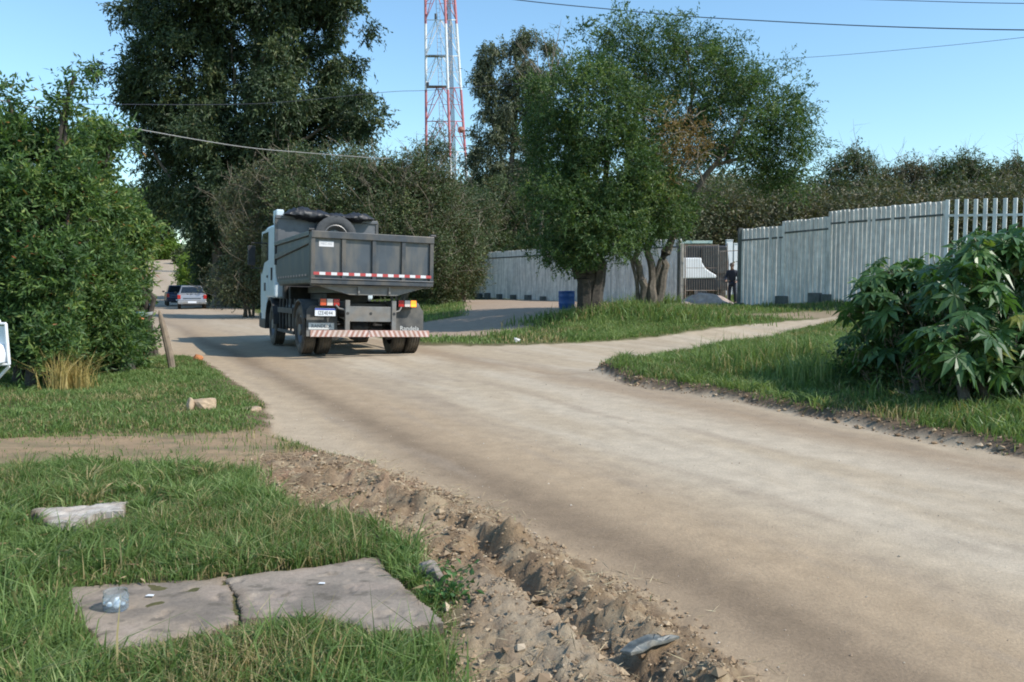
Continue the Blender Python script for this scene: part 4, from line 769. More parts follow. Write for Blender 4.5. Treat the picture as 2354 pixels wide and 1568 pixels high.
for sx in (-1, 1):
    mb = MB(); mb.prism([(3.9, 1.3), (4.9, 1.3), (5.08, 1.6), (5.0, 2.8), (3.9, 2.8)], 'x', sx*1.192, sx*1.206); dr = mb.build('door', M_CAB, cab)
    mb = MB(); mb.bb(sx*1.21-.015, sx*1.21+.015, 4.0, 4.14, 1.62, 1.68); mb.build('handle', M_BLK, dr)
    MB().bb(sx*1.215-.01, sx*1.215+.01, 3.40, 3.52, 1.55, 1.85).build('vent', M_BLK, cab); MB().bb(sx*1.215-.01, sx*1.215+.01, 4.35, 4.5, 1.30, 1.50).build('vent', M_BLK, cab)
    mb = MB(); mb.bb(sx*1.45-.09, sx*1.45+.09, 5.02, 5.1, 1.95, 2.45); mb.tube([(sx*1.2, 5.0, 2.52), (sx*1.45, 5.06, 2.52), (sx*1.45, 5.06, 2.4)], .018, 6); mb.tube([(sx*1.2, 5.0, 1.88), (sx*1.45, 5.06, 1.88), (sx*1.45, 5.06, 2.0)], .018, 6); mb.build('mirror', M_BLK, cab, bevel=.02)
    mb = MB(); mb.bb(sx*1.14-.08, sx*1.14+.08, 4.35, 5.1, .36, .60); mb.build('step', M_BLK, cab, bevel=.02)
mb = MB(); mb.bb(-1.22, 1.22, 5.0, 5.3, .36, .75); mb.build('front_bumper', M_BLK, cab, bevel=.05)
mb = MB(); mb.bb(-.95, .95, 3.0, 3.11, 1.1, 2.4); mb.bb(-.9, .9, 2.75, 3.0, .7, 1.4); mb.tube([(-.95, 3.02, 1.1), (-.95, 3.02, 2.9)], .07, 10); mb.build('intake_and_dark_fill', M_BLK, truck, bevel=.02)  # the low wide black block is added to darken the gap under the body
# ------------------------------------------------------------ cars
def car(label, vx, vy, rz, paint, Yf=None, estate=False):
    g = GT(vx, vy) if Yf is None else None
    if g is None: g = P(vx, 650, Yf); g[2] = tz(g[0], g[1])
    root = empty('parked_car' if False else 'car', g, rz); tag(root, label, 'car')
    side = [(-1.95, .30), (-1.98, .55), (-1.9, .88), (-1.75, .93), (1.0, .95), (1.75, .82), (1.95, .6), (1.92, .28)]
    mb = MB(); mb.prism(side, 'x', -.81, .81); body = mb.build('body', paint, root, bevel=.09, seg=3)
    mb = MB(); lo = [(-.74, -1.72, .90), (.74, -1.72, .90), (.74, 1.05, .90), (-.74, 1.05, .90)]; hi = [(-.56, -1.28, 1.40), (.56, -1.28, 1.40), (.56, .15, 1.42), (-.56, .15, 1.42)]
    mb.add(lo+hi, [(0, 1, 2, 3), (4, 7, 6, 5), (0, 4, 5, 1), (1, 5, 6, 2), (2, 6, 7, 3), (3, 7, 4, 0)]); mb.build('cabin', paint, root, bevel=.05, seg=3)
    def lp(a, b, t): return Vector(a)*(1-t)+Vector(b)*t
    mb = MB(); q = [lp(lo[0], hi[0], .14)+Vector((.08, -.012, 0)), lp(lo[1], hi[1], .14)+Vector((-.08, -.012, 0)), lp(lo[1], hi[1], .86)+Vector((-.06, -.012, 0)), lp(lo[0], hi[0], .86)+Vector((.06, -.012, 0))]
    q2 = [p+Vector((0, .01, -.004)) for p in q]; mb.add(q+q2, [(0, 1, 2, 3), (7, 6, 5, 4), (0, 4, 5, 1), (1, 5, 6, 2), (2, 6, 7, 3), (3, 7, 4, 0)]); mb.build('rear_window', M_GLS, root)
    for s in (-1, 1):
        mb = MB(); q = [Vector((s*.728, -1.45, .97)), Vector((s*.728, .85, .97)), Vector((s*.60, .2, 1.36)), Vector((s*.60, -1.2, 1.36))]; q = [p+Vector((s*.012, 0, .004)) for p in q]
        mb.add(q+[p-Vector((s*.01, 0, 0)) for p in q], [(0, 1, 2, 3), (7, 6, 5, 4), (0, 4, 5, 1), (1, 5, 6, 2), (2, 6, 7, 3), (3, 7, 4, 0)]); mb.build('side_window', M_GLS, root)
        mb = MB(); mb.bb(s*.72-.09, s*.72+.09, -2.0, -1.86, .62, .86); mb.build('tail_light', M_RED, root, bevel=.02)
        mb = MB(); mb.bb(s*.9-.08, s*.9+.08, .55, .65, .92, 1.03); mb.build('mirror', M_BLK, root, bevel=.02)
        for y in (-1.25, 1.25):
            w_ = wheel(root, (s*.72, y, .29), R=.29, w=.19, ri=.17, out=s, deep=.04)
    mb = MB(); mb.bb(-.8, .8, -2.05, -1.93, .32, .50); mb.build('rear_bumper', paint, root, bevel=.03)
    mb = MB(); mb.bb(-.55, .55, -2.01, -1.96, .24, .33); mb.build('valance', M_BLK, root)
    mb = MB(); mb.bb(-.24, .24, -2.062, -2.051, .37, .48); mb.build('number_plate', M_PLT, root)
    mb = MB(); mb.bb(-.5, .5, -1.992, -1.982, .64, .67); mb.build('tailgate_trim', M_BLK, root); return root
car('silver grey hatchback driving away on the dirt road left of the truck', 441, 709, math.radians(22), mat('silver_paint', (.33, .34, .36), .3, .45, dirt=(.36, .31, .25), dscale=2, damt=.4))
car('dark blue car half hidden behind the silver hatchback', 408, 685, math.radians(25), mat('navy_paint', (.012, .018, .045), .25, .2), Yf=58.)
# ------------------------------------------------------------ lattice tower
TW_R = mat('tower_red', (.50, .16, .17), .5, nscale=3, namt=.2); TW_W = mat('tower_white', (.74, .73, .72), .5, nscale=3, namt=.1); M_CABLE = mat('cable_black', (.05, .05, .055), .6); M_ZINC = mat('zinc_grey', (.35, .36, .38), .5, .4)
YT = 80.; tb = P(1030, 655, YT+1); tb[2] = tz(tb[0], tb[1]); tow = empty('lattice_tower', tb); tag(tow, 'tall red and white lattice telecom tower standing above the thicket', 'tower')
LG = [((978, 0, YT+1.5), (980.5, 430, YT+1.5)), ((1045.5, 0, YT+1.5), (1075, 430, YT+1.5)), ((1023, 0, YT-.4), (1037, 430, YT-1.4))]
def leg_at(i, vy):
    (x0, y0, Ya), (x1, y1, Yb) = LG[i]; t = (vy-y0)/(y1-y0); return P(x0+(x1-x0)*t, vy, Ya+(Yb-Ya)*t)-tb
bands = [(-420, -240, TW_W), (-240, -100, TW_R), (-100, 0, TW_R), (0, 55, TW_R), (55, 207, TW_W), (207, 360, TW_R), (360, 640, TW_W)]
lv = [-420, -330, -240, -170, -100, -30, 46, 129, 202, 279, 349, 430, 520, 640]
for i in range(3):
    mb = MB()
    for a, b, m in bands: mb.mi = 0 if m is TW_W else 1; mb.tube([leg_at(i, a), leg_at(i, b)], .125, 8)
    mb.build('tower_leg', [TW_W, TW_R], tow, smooth=True)
mb = MB()
for k in range(len(lv)-1):
    a, b = lv[k], lv[k+1]; mid = (a+b)/2; red = any(a0 <= mid < b0 and m is TW_R for a0, b0, m in bands); mb.mi = 1 if red else 0
    for i, j in ((0, 2), (2, 1), (0, 1)):
        mb.tube([leg_at(i, a), leg_at(j, a)], .045, 5); c = (leg_at(i, a)+leg_at(j, a))/2
        mb.tube([c, leg_at(i, b)], .04, 5); mb.tube([c, leg_at(j, b)], .04, 5); m1, m2 = (leg_at(i, a)+leg_at(i, b))/2, (leg_at(j, a)+leg_at(j, b))/2; mb.tube([m1, (c+leg_at(i, b))/2], .025, 4); mb.tube([m2, (c+leg_at(j, b))/2], .025, 4); mb.tube([m1, c], .022, 4); mb.tube([m2, c], .022, 4)
mb.build('tower_brace', [TW_W, TW_R], tow)
mb = MB(); a, b = (leg_at(0, -420)+leg_at(1, -420))/2+[-.2, -1, 0], (leg_at(0, 640)+leg_at(1, 640))/2+[-.5, -1, 0]; off = np.array([.35, 0, 0])
mb.tube([a, b], .03, 5); mb.tube([a+off, b+off], .03, 5)
for t in np.linspace(0, 1, 110): mb.tube([a+(b-a)*t, a+off+(b-a)*t], .015, 4, cap=False)
mb.build('ladder', M_ZINC, tow)
mb = MB()
for k in range(4): mb.tube([leg_at(2, -420)+[.2+.1*k, .2, 0], leg_at(2, 640)+[.2+.1*k, .2, 0]], .035, 5)
mb.build('cable_run', M_CABLE, tow)
mb = MB()
for (i, vy, dx) in [(0, 38, 1.0), (1, 38, -.9), (2, 196, -1.9)]: p = leg_at(i, vy)+[dx, 0, 0]; mb.box(p, (.25, .25, .5))
mb.build('antenna', M_CABLE, tow); 
mb = MB()
for vy in (199, 129): c = (leg_at(0, vy)+leg_at(2, vy))/2; mb.box(c, (2.0, .7, .07))
mb.build('rest_platform', M_ZINC, tow)
mb = MB(); p = leg_at(1, 300)+[-.25, -.5, 0]; mb.lathe([(.001, -.08), (.15, -.07), (.28, .03), (.32, .12), (.29, .12), (.001, .02)], 18, 'y', tuple(p)); mb.build('dish_antenna', mat('dish_red', (.34, .14, .10), .6), tow, smooth=True)
# ------------------------------------------------------------ concrete fences
M_CON = mat('fence_concrete', (.75, .72, .665), .85, nscale=5, namt=.14, dirt=(.36, .355, .335), dscale=2.0, damt=.75, streak=(4, 4, .35), bump=.3)
M_COND = mat('mossy_shade_concrete', (.12, .125, .12), .9, nscale=4, namt=.3, dirt=(.07, .085, .05), dscale=3, damt=.6, bump=.2)  # on the plank fence rails this dark tone paints the shaded groove
M_CONW = mat('white_picket_concrete', (.76, .76, .73), .85, nscale=5, namt=.12, dirt=(.38, .38, .34), dscale=2, damt=.4, streak=(3, 3, .5))
def frow(root, org, a, b, sp, pw, pt, m, railh, railm, foots, name='panel', rail_front=.05, extra_top=0):
    """a, b = (vx, ytop, ybot, Y) of the section ends"""
    A, B = P(a[0], 650, a[3]), P(b[0], 650, b[3]); L = math.hypot(*(B-A)[:2]); d = (B-A)/L; d[2] = 0; n = int(round(L/sp)); nrm = np.array([d[1], -d[0], 0]);  nrm = nrm if nrm[1] < 0 else -nrm
    M = Matrix(((d[0], nrm[0], 0), (d[1], nrm[1], 0), (0, 0, 1))); za = [P(a[0], a[1], a[3])[2], P(a[0], a[2], a[3])[2]]; zb_ = [P(b[0], b[1], b[3])[2], P(b[0], b[2], b[3])[2]]; mb = MB()
    for k in range(n+1):
        t = k/n; c = A+(B-A)*t; zt_, z0 = za[0]+(zb_[0]-za[0])*t+rng.normal(0, .008), za[1]+(zb_[1]-za[1])*t
        Mk = M @ Matrix.Rotation(rng.normal(0, .012), 3, 'Z'); c2 = np.array([c[0], c[1], (zt_+z0)/2])-org+nrm*rng.normal(0, .004)
        mb.box(c2, (pw, pt, zt_-z0), Mk)
    p = mb.build(name, m, root, bevel=.006, seg=1)
    zr0, zr1 = za[0]-railh, zb_[0]-railh; mb = MB(); c0 = A+nrm*rail_front-org; c1 = B+nrm*rail_front-org
    h = .07; vs = []
    for c, z in ((c0, zr0), (c1, zr1)):
        for o in (0, -.05):
            for dz in (0, h*1.0): vs.append((c[0]+nrm[0]*-o*-1*0+nrm[0]*o, c[1]+nrm[1]*o, z-org[2]+dz-h/2))
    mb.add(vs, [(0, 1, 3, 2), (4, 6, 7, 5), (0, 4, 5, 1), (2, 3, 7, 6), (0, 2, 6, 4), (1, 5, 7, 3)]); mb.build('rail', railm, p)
    # plinth beam
    mb = MB(); vs = []
    for c, z in ((A-org, za[1]), (B-org, zb_[1])):
        for o in (-.04, .05):
            for zz in (z-.35, z-.03): vs.append((c[0]+nrm[0]*o, c[1]+nrm[1]*o, zz-org[2]))
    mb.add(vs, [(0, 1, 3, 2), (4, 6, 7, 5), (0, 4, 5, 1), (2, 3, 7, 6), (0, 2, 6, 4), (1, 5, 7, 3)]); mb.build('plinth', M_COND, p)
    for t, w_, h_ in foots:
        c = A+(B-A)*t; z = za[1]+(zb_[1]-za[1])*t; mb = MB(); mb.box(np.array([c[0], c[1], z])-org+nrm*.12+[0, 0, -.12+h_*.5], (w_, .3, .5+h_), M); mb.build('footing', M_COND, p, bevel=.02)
    return p
o0 = P(1092, 686, 50.); fl = empty('concrete_fence', o0); tag(fl, 'low grey concrete plank fence behind the blue barrel and the tree trunks', 'fence')
fs = [((1092, 590, 682, 50.), (1121, 588, 684, 49.), [(.5, .3, .1)]), ((1122, 580, 684, 49.), (1290, 569, 694, 43.5), [(.02, .35, .15), (.2, .3, .12), (.4, .3, .12), (.6, .35, .15), (.8, .3, .12)]), ((1290, 567, 694, 43.5), (1430, 558, 697, 40.), [(.2, .3, .1), (.6, .3, .1)]), ((1430, 556, 697, 40.), (1562, 549, 690, 37.6), [(.5, .3, .1)])]
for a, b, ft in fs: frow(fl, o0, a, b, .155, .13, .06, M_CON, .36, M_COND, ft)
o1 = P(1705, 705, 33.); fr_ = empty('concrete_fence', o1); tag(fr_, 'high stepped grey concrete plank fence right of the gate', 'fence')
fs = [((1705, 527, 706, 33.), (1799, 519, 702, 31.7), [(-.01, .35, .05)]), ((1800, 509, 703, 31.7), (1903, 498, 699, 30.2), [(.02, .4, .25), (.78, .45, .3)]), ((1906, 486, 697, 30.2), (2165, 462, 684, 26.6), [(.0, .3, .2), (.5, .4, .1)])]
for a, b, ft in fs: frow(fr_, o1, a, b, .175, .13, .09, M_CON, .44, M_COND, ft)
mb = MB(); c = P(1700, 650, 33.05); mb.box(np.array([c[0], c[1], (P(1700, 524, 33.)[2]+P(1700, 708, 33.)[2])/2])-o1, (.16, .16, P(1700, 524, 33.)[2]-P(1700, 708, 33.)[2])); mb.build('end_post', M_COND, fr_, bevel=.01)
o2 = P(2172, 680, 26.5); fp_ = empty('picket_fence', o2); tag(fp_, 'white open concrete picket fence rising above the castor bean leaves', 'fence')
frow(fp_, o2, (2172, 459, 690, 26.5), (2780, 444, 715, 22.), .27, .105, .075, M_CONW, .50, M_CONW, [(.3, .4, .1)], rail_front=.02)
mb = MB(); a, b = P(2172, 600, 26.5)-o2, P(2780, 603, 22.)-o2; mb.tube([a, b], .04, 6); mb.build('lower_rail', M_CONW, fp_)
# blue tarpaulin-coloured van behind the pickets
# ------------------------------------------------------------ gate
M_BAR = mat('gate_bar', (.26, .225, .19), .6, .2, nscale=5, namt=.3, dirt=(.24, .12, .06), dscale=6, damt=.6)
M_POST = mat('gate_post_concrete', (.36, .33, .28), .9, nscale=5, namt=.2, bump=.2)
Yq = 36.; og = P(1620, 692, Yq); gate = empty('metal_gate', og); tag(gate, 'thin barred metal gate between the two concrete fences', 'gate')
def Pg(vx, vy, dy=0): return P(vx, vy, Yq+dy)-og
mb = MB(); mb.tube([Pg(1575, 564), Pg(1651, 564)], .022, 6); mb.tube([Pg(1575, 668), Pg(1651, 668)], .018, 6); mb.tube([Pg(1575, 562), Pg(1575, 692)], .03, 6); mb.tube([Pg(1651, 562), Pg(1651, 692)], .03, 6); mb.tube([Pg(1577, 616), Pg(1651, 616)], .012, 6); mb.build('gate_frame', M_BAR, gate)
mb = MB()
for k in range(13): x = 1580+k*5.5; mb.tube([Pg(x, 564), Pg(x, 690)], .007, 5)
mb.build('gate_bars', M_BAR, gate)
mb = MB(); mb.tube([Pg(1655, 578, -.1), Pg(1697, 576, -.1)], .018, 6); mb.tube([Pg(1672, 560, -.1), Pg(1672, 696, -.1)], .025, 6)
for k in range(5): x = 1656+k*3.8; mb.tube([Pg(x, 578, -.1), Pg(x, 690, -.1)], .009, 5)
mb.build('gate_wing', M_BAR, gate)
mb = MB(); mb.box(Pg(1677, 635, -.15), (.26, .08, .26)); mb.build('lock_box', M_BLK, gate, bevel=.02)
for (x0, vt, lb) in [(1567, 560, 'pale concrete gate post at the left side of the barred gate'), (1559, 553, 'darker concrete post where the low fence meets the gate')]:
    b = P(x0, 690, Yq+.4+(1567-x0)*.02); b[2] = tz(b[0], b[1])-.05; h = P(x0, vt, Yq+.4)[2]-b[2]; mb = MB(); mb.box((0, 0, h/2), (.12, .14, h)); o = mb.build('gate_post', M_POST if x0 > 1560 else M_COND, None, bevel=.01); o.location = b; tag(o, lb, 'post')
# behind the gate: parked truck, shed, white walls, person
M_WHITE = mat('white_wall', (.78, .78, .77), .6, nscale=2, namt=.05)
Yk = 41.; ok_ = P(1620, 690, Yk); ok_[2] = tz(ok_[0], ok_[1]); pk = empty('parked_truck', ok_); tag(pk, 'white-nosed truck with a big black windscreen parked behind the gate', 'truck')
M_DKC = mat('dark_cab', (.012, .013, .016), .5)
def Pk(vx, vy, dy=0): return P(vx, vy, Yk+dy)-ok_
def slab_px(pts, y0, y1):
    mb = MB(); A = [Pk(x, y, 0) for x, y in pts]; n = len(A); vs = [p+[0, y0, 0] for p in A]+[p+[0, y1, 0] for p in A]; mb.add(vs, [tuple(range(n)), tuple(range(2*n-1, n-1, -1))]+[(i, (i+1) % n, n+(i+1) % n, n+i) for i in range(n)]); return mb
slab_px([(1560, 594), (1603, 594), (1605, 606), (1613, 618), (1626, 627), (1638, 634), (1636, 640), (1560, 641)], -.9, 1.2).build('nose', M_WHITE, pk, bevel=.05)
slab_px([(1562, 566), (1664, 566), (1668, 600), (1668, 648), (1562, 648)], -.7, 1.8).build('cab', M_DKC, pk, bevel=.08)
slab_px([(1606, 572), (1660, 572), (1662, 628), (1640, 630), (1616, 617), (1606, 604)], -.78, -.68).build('windscreen', M_GLS, pk)
slab_px([(1566, 641), (1662, 641), (1662, 668), (1566, 668)], -.85, .6).build('bumper', M_DKC, pk, bevel=.04)
for x in (1577, 1650): w_ = wheel(pk, (Pk(x, 668)[0], .2, .42), R=.44, w=.24, ri=.24, out=-1, axis='y')
sh = P(1620, 690, 47.); sh[2] = tz(sh[0], sh[1]); shed = empty('shed', sh); tag(shed, 'small shed whose pale green roof edge shows above the gate', 'shed')
def Ps(vx, vy, dy=0): return P(vx, vy, 47.+dy)-sh
mb = MB(); c = (Ps(1600, 620)); mb.bb(Ps(1570, 620)[0], Ps(1625, 620)[0], -.2, 2.5, 0, Ps(1600, 562)[2]); mb.build('wall', mat('shed_wall', (.10, .10, .105), .8), shed)
mb = MB(); a, b = Ps(1562, 561), Ps(1632, 561); mb.bb(a[0], b[0], -.6, 3, a[2], a[2]+.16); mb.build('roof', mat('green_roof', (.42, .52, .46), .5), shed, bevel=.01)
for (xa, xb, vt, vb, Yw, lb) in [(1669, 1683, 553, 618, 45., 'tall narrow white wall end behind the person at the gate'), (1686, 1706, 561, 622, 46., 'lower white wall piece touching the right fence behind the person')]:
    w0 = P((xa+xb)/2, 650, Yw); w0[2] = tz(w0[0], w0[1]); h = P(xa, vt, Yw)[2]-w0[2]; mb = MB(); ww = (xb-xa)*Yw/FPX; mb.bb(-ww/2, ww/2, 0, .25, -.1, h); mb.bb(-ww/2-.02, ww/2+.02, -.03, .28, h, h+.05); o = mb.build('white_wall', M_WHITE, None, bevel=.01); o.location = w0; tag(o, lb, 'wall')
# person
M_SKIN = mat('skin', (.32, .19, .13), .6); M_JACK = mat('dark_jacket', (.022, .025, .04), .8, nscale=20, namt=.2); M_HAIR = mat('hair', (.09, .06, .045), .8)
def skin_mesh(name, verts, edges, radii, m, parent, sub=2, root=0):
    me = bpy.data.meshes.new(name); me.from_pydata(verts, edges, []); o = bpy.data.objects.new(name, me); COL.objects.link(o); o.parent = parent
    o.modifiers.new('skin', 'SKIN'); me.skin_vertices or None
    for i, r in enumerate(radii): me.skin_vertices[0].data[i].radius = (r if hasattr(r, '__len__') else (r, r))
    me.skin_vertices[0].data[root].use_root = True
    s = o.modifiers.new('sub', 'SUBSURF'); s.levels = sub; s.render_levels = sub; me.materials.append(m)
    dg = bpy.context.evaluated_depsgraph_get(); m2 = bpy.data.meshes.new_from_object(o.evaluated_get(dg)); o.modifiers.clear(); o.data = m2; m2.shade_smooth(); m2.materials.clear(); m2.materials.append(m); return o
pp = P(1683, 690, 35.2); pp[2] = tz(pp[0], pp[1]); per = empty('person', pp, math.radians(-25)); tag(per, 'person in a dark jacket and dark trousers leaning forward behind the gate', 'person')
J = {'pel': (0, 0, .93), 'wst': (0, -.02, 1.08), 'chs': (0, -.08, 1.30), 'nkb': (0, -.13, 1.44), 'nkt': (0, -.17, 1.52), 'hdl': (0, -.19, 1.60), 'hdt': (0, -.20, 1.70),
     'shl': (-.17, -.10, 1.40), 'ell': (-.25, -.12, 1.13), 'wrl': (-.20, -.33, 1.02), 'hal': (-.18, -.42, 1.01), 'shr': (.17, -.10, 1.40), 'elr': (.26, -.08, 1.13), 'wrr': (.23, -.28, .98), 'har': (.22, -.37, .96),
     'hpl': (-.09, 0, .90), 'knl': (-.11, -.05, .50), 'anl': (-.12, .02, .09), 'tol': (-.13, -.16, .04), 'hpr': (.09, 0, .90), 'knr': (.12, -.03, .50), 'anr': (.13, .05, .09), 'tor': (.14, -.13, .04)}
RA = {'pel': (.15, .11), 'wst': (.14, .10), 'chs': (.17, .12), 'nkb': .07, 'nkt': .055, 'hdl': (.075, .085), 'hdt': (.07, .085), 'shl': .065, 'ell': .045, 'wrl': .032, 'hal': (.04, .022), 'shr': .065, 'elr': .045, 'wrr': .032, 'har': (.04, .022), 'hpl': .09, 'knl': .06, 'anl': .045, 'tol': .035, 'hpr': .09, 'knr': .06, 'anr': .045, 'tor': .035}
E_ = [('pel', 'wst'), ('wst', 'chs'), ('chs', 'nkb'), ('nkb', 'nkt'), ('nkt', 'hdl'), ('hdl', 'hdt'), ('chs', 'shl'), ('shl', 'ell'), ('ell', 'wrl'), ('wrl', 'hal'), ('chs', 'shr'), ('shr', 'elr'), ('elr', 'wrr'), ('wrr', 'har'), ('pel', 'hpl'), ('hpl', 'knl'), ('knl', 'anl'), ('anl', 'tol'), ('pel', 'hpr'), ('hpr', 'knr'), ('knr', 'anr'), ('anr', 'tor')]
def sub_skel(keys, grow=0.):
    ks = [k for k in J if k in keys]; ix = {k: i for i, k in enumerate(ks)}
    rr = [tuple(a+grow for a in RA[k]) if hasattr(RA[k], '__len__') else (RA[k]+grow,)*2 for k in ks]
    return [J[k] for k in ks], [(ix[a], ix[b]) for a, b in E_ if a in ix and b in ix], rr
v, e, r = sub_skel(list(J)); 
for hk, s in (('hal', -1), ('har', 1)):   # five fingers per hand
    hi = list(J).index(hk); hx, hy, hz = J[hk]
    for f in range(5):
        ox = (-.032+.016*f); L = (.035, .06, .068, .062, .048)[f] if s > 0 else (.048, .062, .068, .06, .035)[f]; k = len(v)
        v += [(hx+ox, hy-.035, hz-.008), (hx+ox*1.15, hy-.035-L, hz-.03)]; e += [(hi, k), (k, k+1)]; r += [(.009, .009), (.007, .007)]
skin_mesh('body', v, e, r, M_SKIN, per)
v, e, r = sub_skel(['pel', 'wst', 'chs', 'nkb', 'shl', 'ell', 'wrl', 'shr', 'elr', 'wrr'], .018); skin_mesh('jacket', v, e, r, M_JACK, per)
v, e, r = sub_skel(['pel', 'hpl', 'knl', 'anl', 'hpr', 'knr', 'anr'], .014); skin_mesh('trousers', v, e, r, mat('dark_trousers', (.014, .017, .03), .8), per)
for s in (-1, 1):
    mb = MB(); x = J['anl' if s < 0 else 'anr'][0]; y = J['anl' if s < 0 else 'anr'][1]; mb.bb(x-.05, x+.05, y-.22, y+.07, 0, .10); mb.build('shoe', M_BLK, per, bevel=.03)
mb = MB(); mb.lathe([(.001, .115), (.06, .10), (.095, .05), (.10, 0), (.085, -.05)], 16, 'z', (0, -.185, 1.665)); mb.build('hair', M_HAIR, per, smooth=True)
mb = MB(); mb.box((0, -.285, 1.64), (.025, .03, .035)); mb.build('nose', M_SKIN, per, bevel=.008)
mb = MB(); mb.box((-.03, -.27, 1.665), (.02, .012, .010)); mb.box((.03, -.27, 1.665), (.02, .012, .010)); mb.box((0, -.275, 1.60), (.045, .01, .01)); mb.build('eyes_and_mouth', M_INK, per)
# ------------------------------------------------------------ blue barrel
bl = P(1303, 704, 27.6); bl[2] = tz(bl[0], bl[1]); sB = bl[1]/FPX; Rb = 19*sB; Hb = 42*sB; mb = MB()
mb.lathe([(.001, 0), (Rb*.93, 0), (Rb*.97, .03), (Rb*.97, Hb*.3), (Rb*1.0, Hb*.33), (Rb*1.0, Hb*.37), (Rb*.975, Hb*.40), (Rb*.985, Hb*.68), (Rb*1.01, Hb*.71), (Rb*1.01, Hb*.75), (Rb*.985, Hb*.78), (Rb*1.0, Hb*.98), (Rb*1.03, Hb), (Rb*.97, Hb), (Rb*.94, Hb*.9), (Rb*.92, .06), (.001, .06)], 32)
o = mb.build('barrel', mat('blue_plastic', (.012, .075, .27), .45, nscale=6, namt=.12, dirt=(.10, .12, .17), dscale=3, damt=.4), None, smooth=True); o.location = bl-[0, 0, .03]; o.rotation_euler = (.03, -.02, 0); tag(o, 'open blue plastic barrel standing left of the fluted tree trunk', 'barrel')
# ------------------------------------------------------------ wires
M_WIRE = mat('wire_dark', (.03, .035, .05), .6); M_WIREL = mat('wire_pale', (.30, .29, .27), .6)
def wire(pts, r, m, lb):
    c = [P(*p) for p in pts]; out = []
    for i in range(len(c)-1):
        p0, p1, p2, p3 = c[max(i-1, 0)], c[i], c[i+1], c[min(i+2, len(c)-1)]
        for t in np.linspace(0, 1, 7)[:-1]: out.append(.5*((2*p1)+(-p0+p2)*t+(2*p0-5*p1+4*p2-p3)*t*t+(-p0+3*p1-3*p2+p3)*t**3))
    out.append(c[-1]); mb = MB(); b = out[0]; mb.tube([p-b for p in out], r, 5); o = mb.build('overhead_wire', m, None, smooth=True); o.location = b; tag(o, lb, 'wire')
wire([(-300, 170, 13), (-60, 218, 15), (180, 268, 18), (350, 303, 21), (560, 338, 25), (700, 351, 29), (860, 363, 33), (905, 364, 35)], .013, M_WIREL, 'pale wire sagging in front of the big eucalyptus')
wire([(-300, 225, 24), (0, 236, 24), (180, 239, 25), (262, 240, 25), (600, 238, 28), (885, 212, 30), (978, 208, 31), (1100, 199, 32), (1500, 170, 34)], .009, M_WIRE, 'thin faint wire passing behind the lattice tower height, left of the trees')
wire([(900, -40, 30), (1190, 0, 29), (1410, 22, 28.6), (1560, 36, 28), (1700, 45, 27), (2000, 60, 25), (2354, 69, 22), (2900, 70, 18)], .016, M_WIRE, 'thick dark wire crossing the sky above the forked trees')
wire([(1500, 150, 31), (1840, 133, 29), (2100, 112, 27), (2354, 86, 25), (2900, 20, 20)], .007, M_WIRE, 'very thin wire rising to the right above the picket fence')
wire([(1500, -22, 26), (1800, -8, 25), (2100, 2, 24), (2354, 8, 22), (2900, 10, 19)], .010, M_WIRE, 'wire grazing the top right corner of the picture')
# ------------------------------------------------------------ slabs and small things
M_SLAB = mat('weathered_concrete', (.29, .235, .19), .92, nscale=30, namt=.30, dirt=(.17, .15, .135), dscale=3.0, damt=.85, bump=.8)
M_ROCK = mat('tan_rock', (.40, .29, .19), .9, nscale=9, namt=.25, bump=.5); M_BRICK = mat('orange_brick', (.42, .16, .06), .9, nscale=20, namt=.25, bump=.4); M_WOOD = mat('grey_wood', (.24, .18, .125), .9, nscale=8, namt=.3, bump=.6, dirt=(.11, .085, .065), dscale=5, damt=.6, streak=(6, 6, .6))
M_CHNK = mat('white_rubble', (.46, .41, .35), .9, nscale=16, namt=.2, dirt=(.30, .25, .19), dscale=7, damt=.7, bump=.6)
def plate(name, label, cat, pts, zt_, th, m, jit=.012, bev=.012, tilt=0, grow=0):
    w = [G(x, y, zt_) for x, y in pts]; out = []
    for i in range(len(w)):
        a, b = w[i], w[(i+1) % len(w)]; L = np.linalg.norm(b-a); n = max(1, int(L/.07))
        for k in range(n):
            p = a+(b-a)*k/n; out.append(p+(rng.normal(0, jit, 2) if k else 0))
    c = np.mean(out, 0); mb = MB(); mb.prism([(p[0]-c[0], p[1]-c[1]) for p in out], 'z', -th, 0); o = mb.build(name, m, None, bevel=bev); o.location = (c[0], c[1], zt_); o.rotation_euler = (tilt, 0, 0); tag(o, label, cat); return o
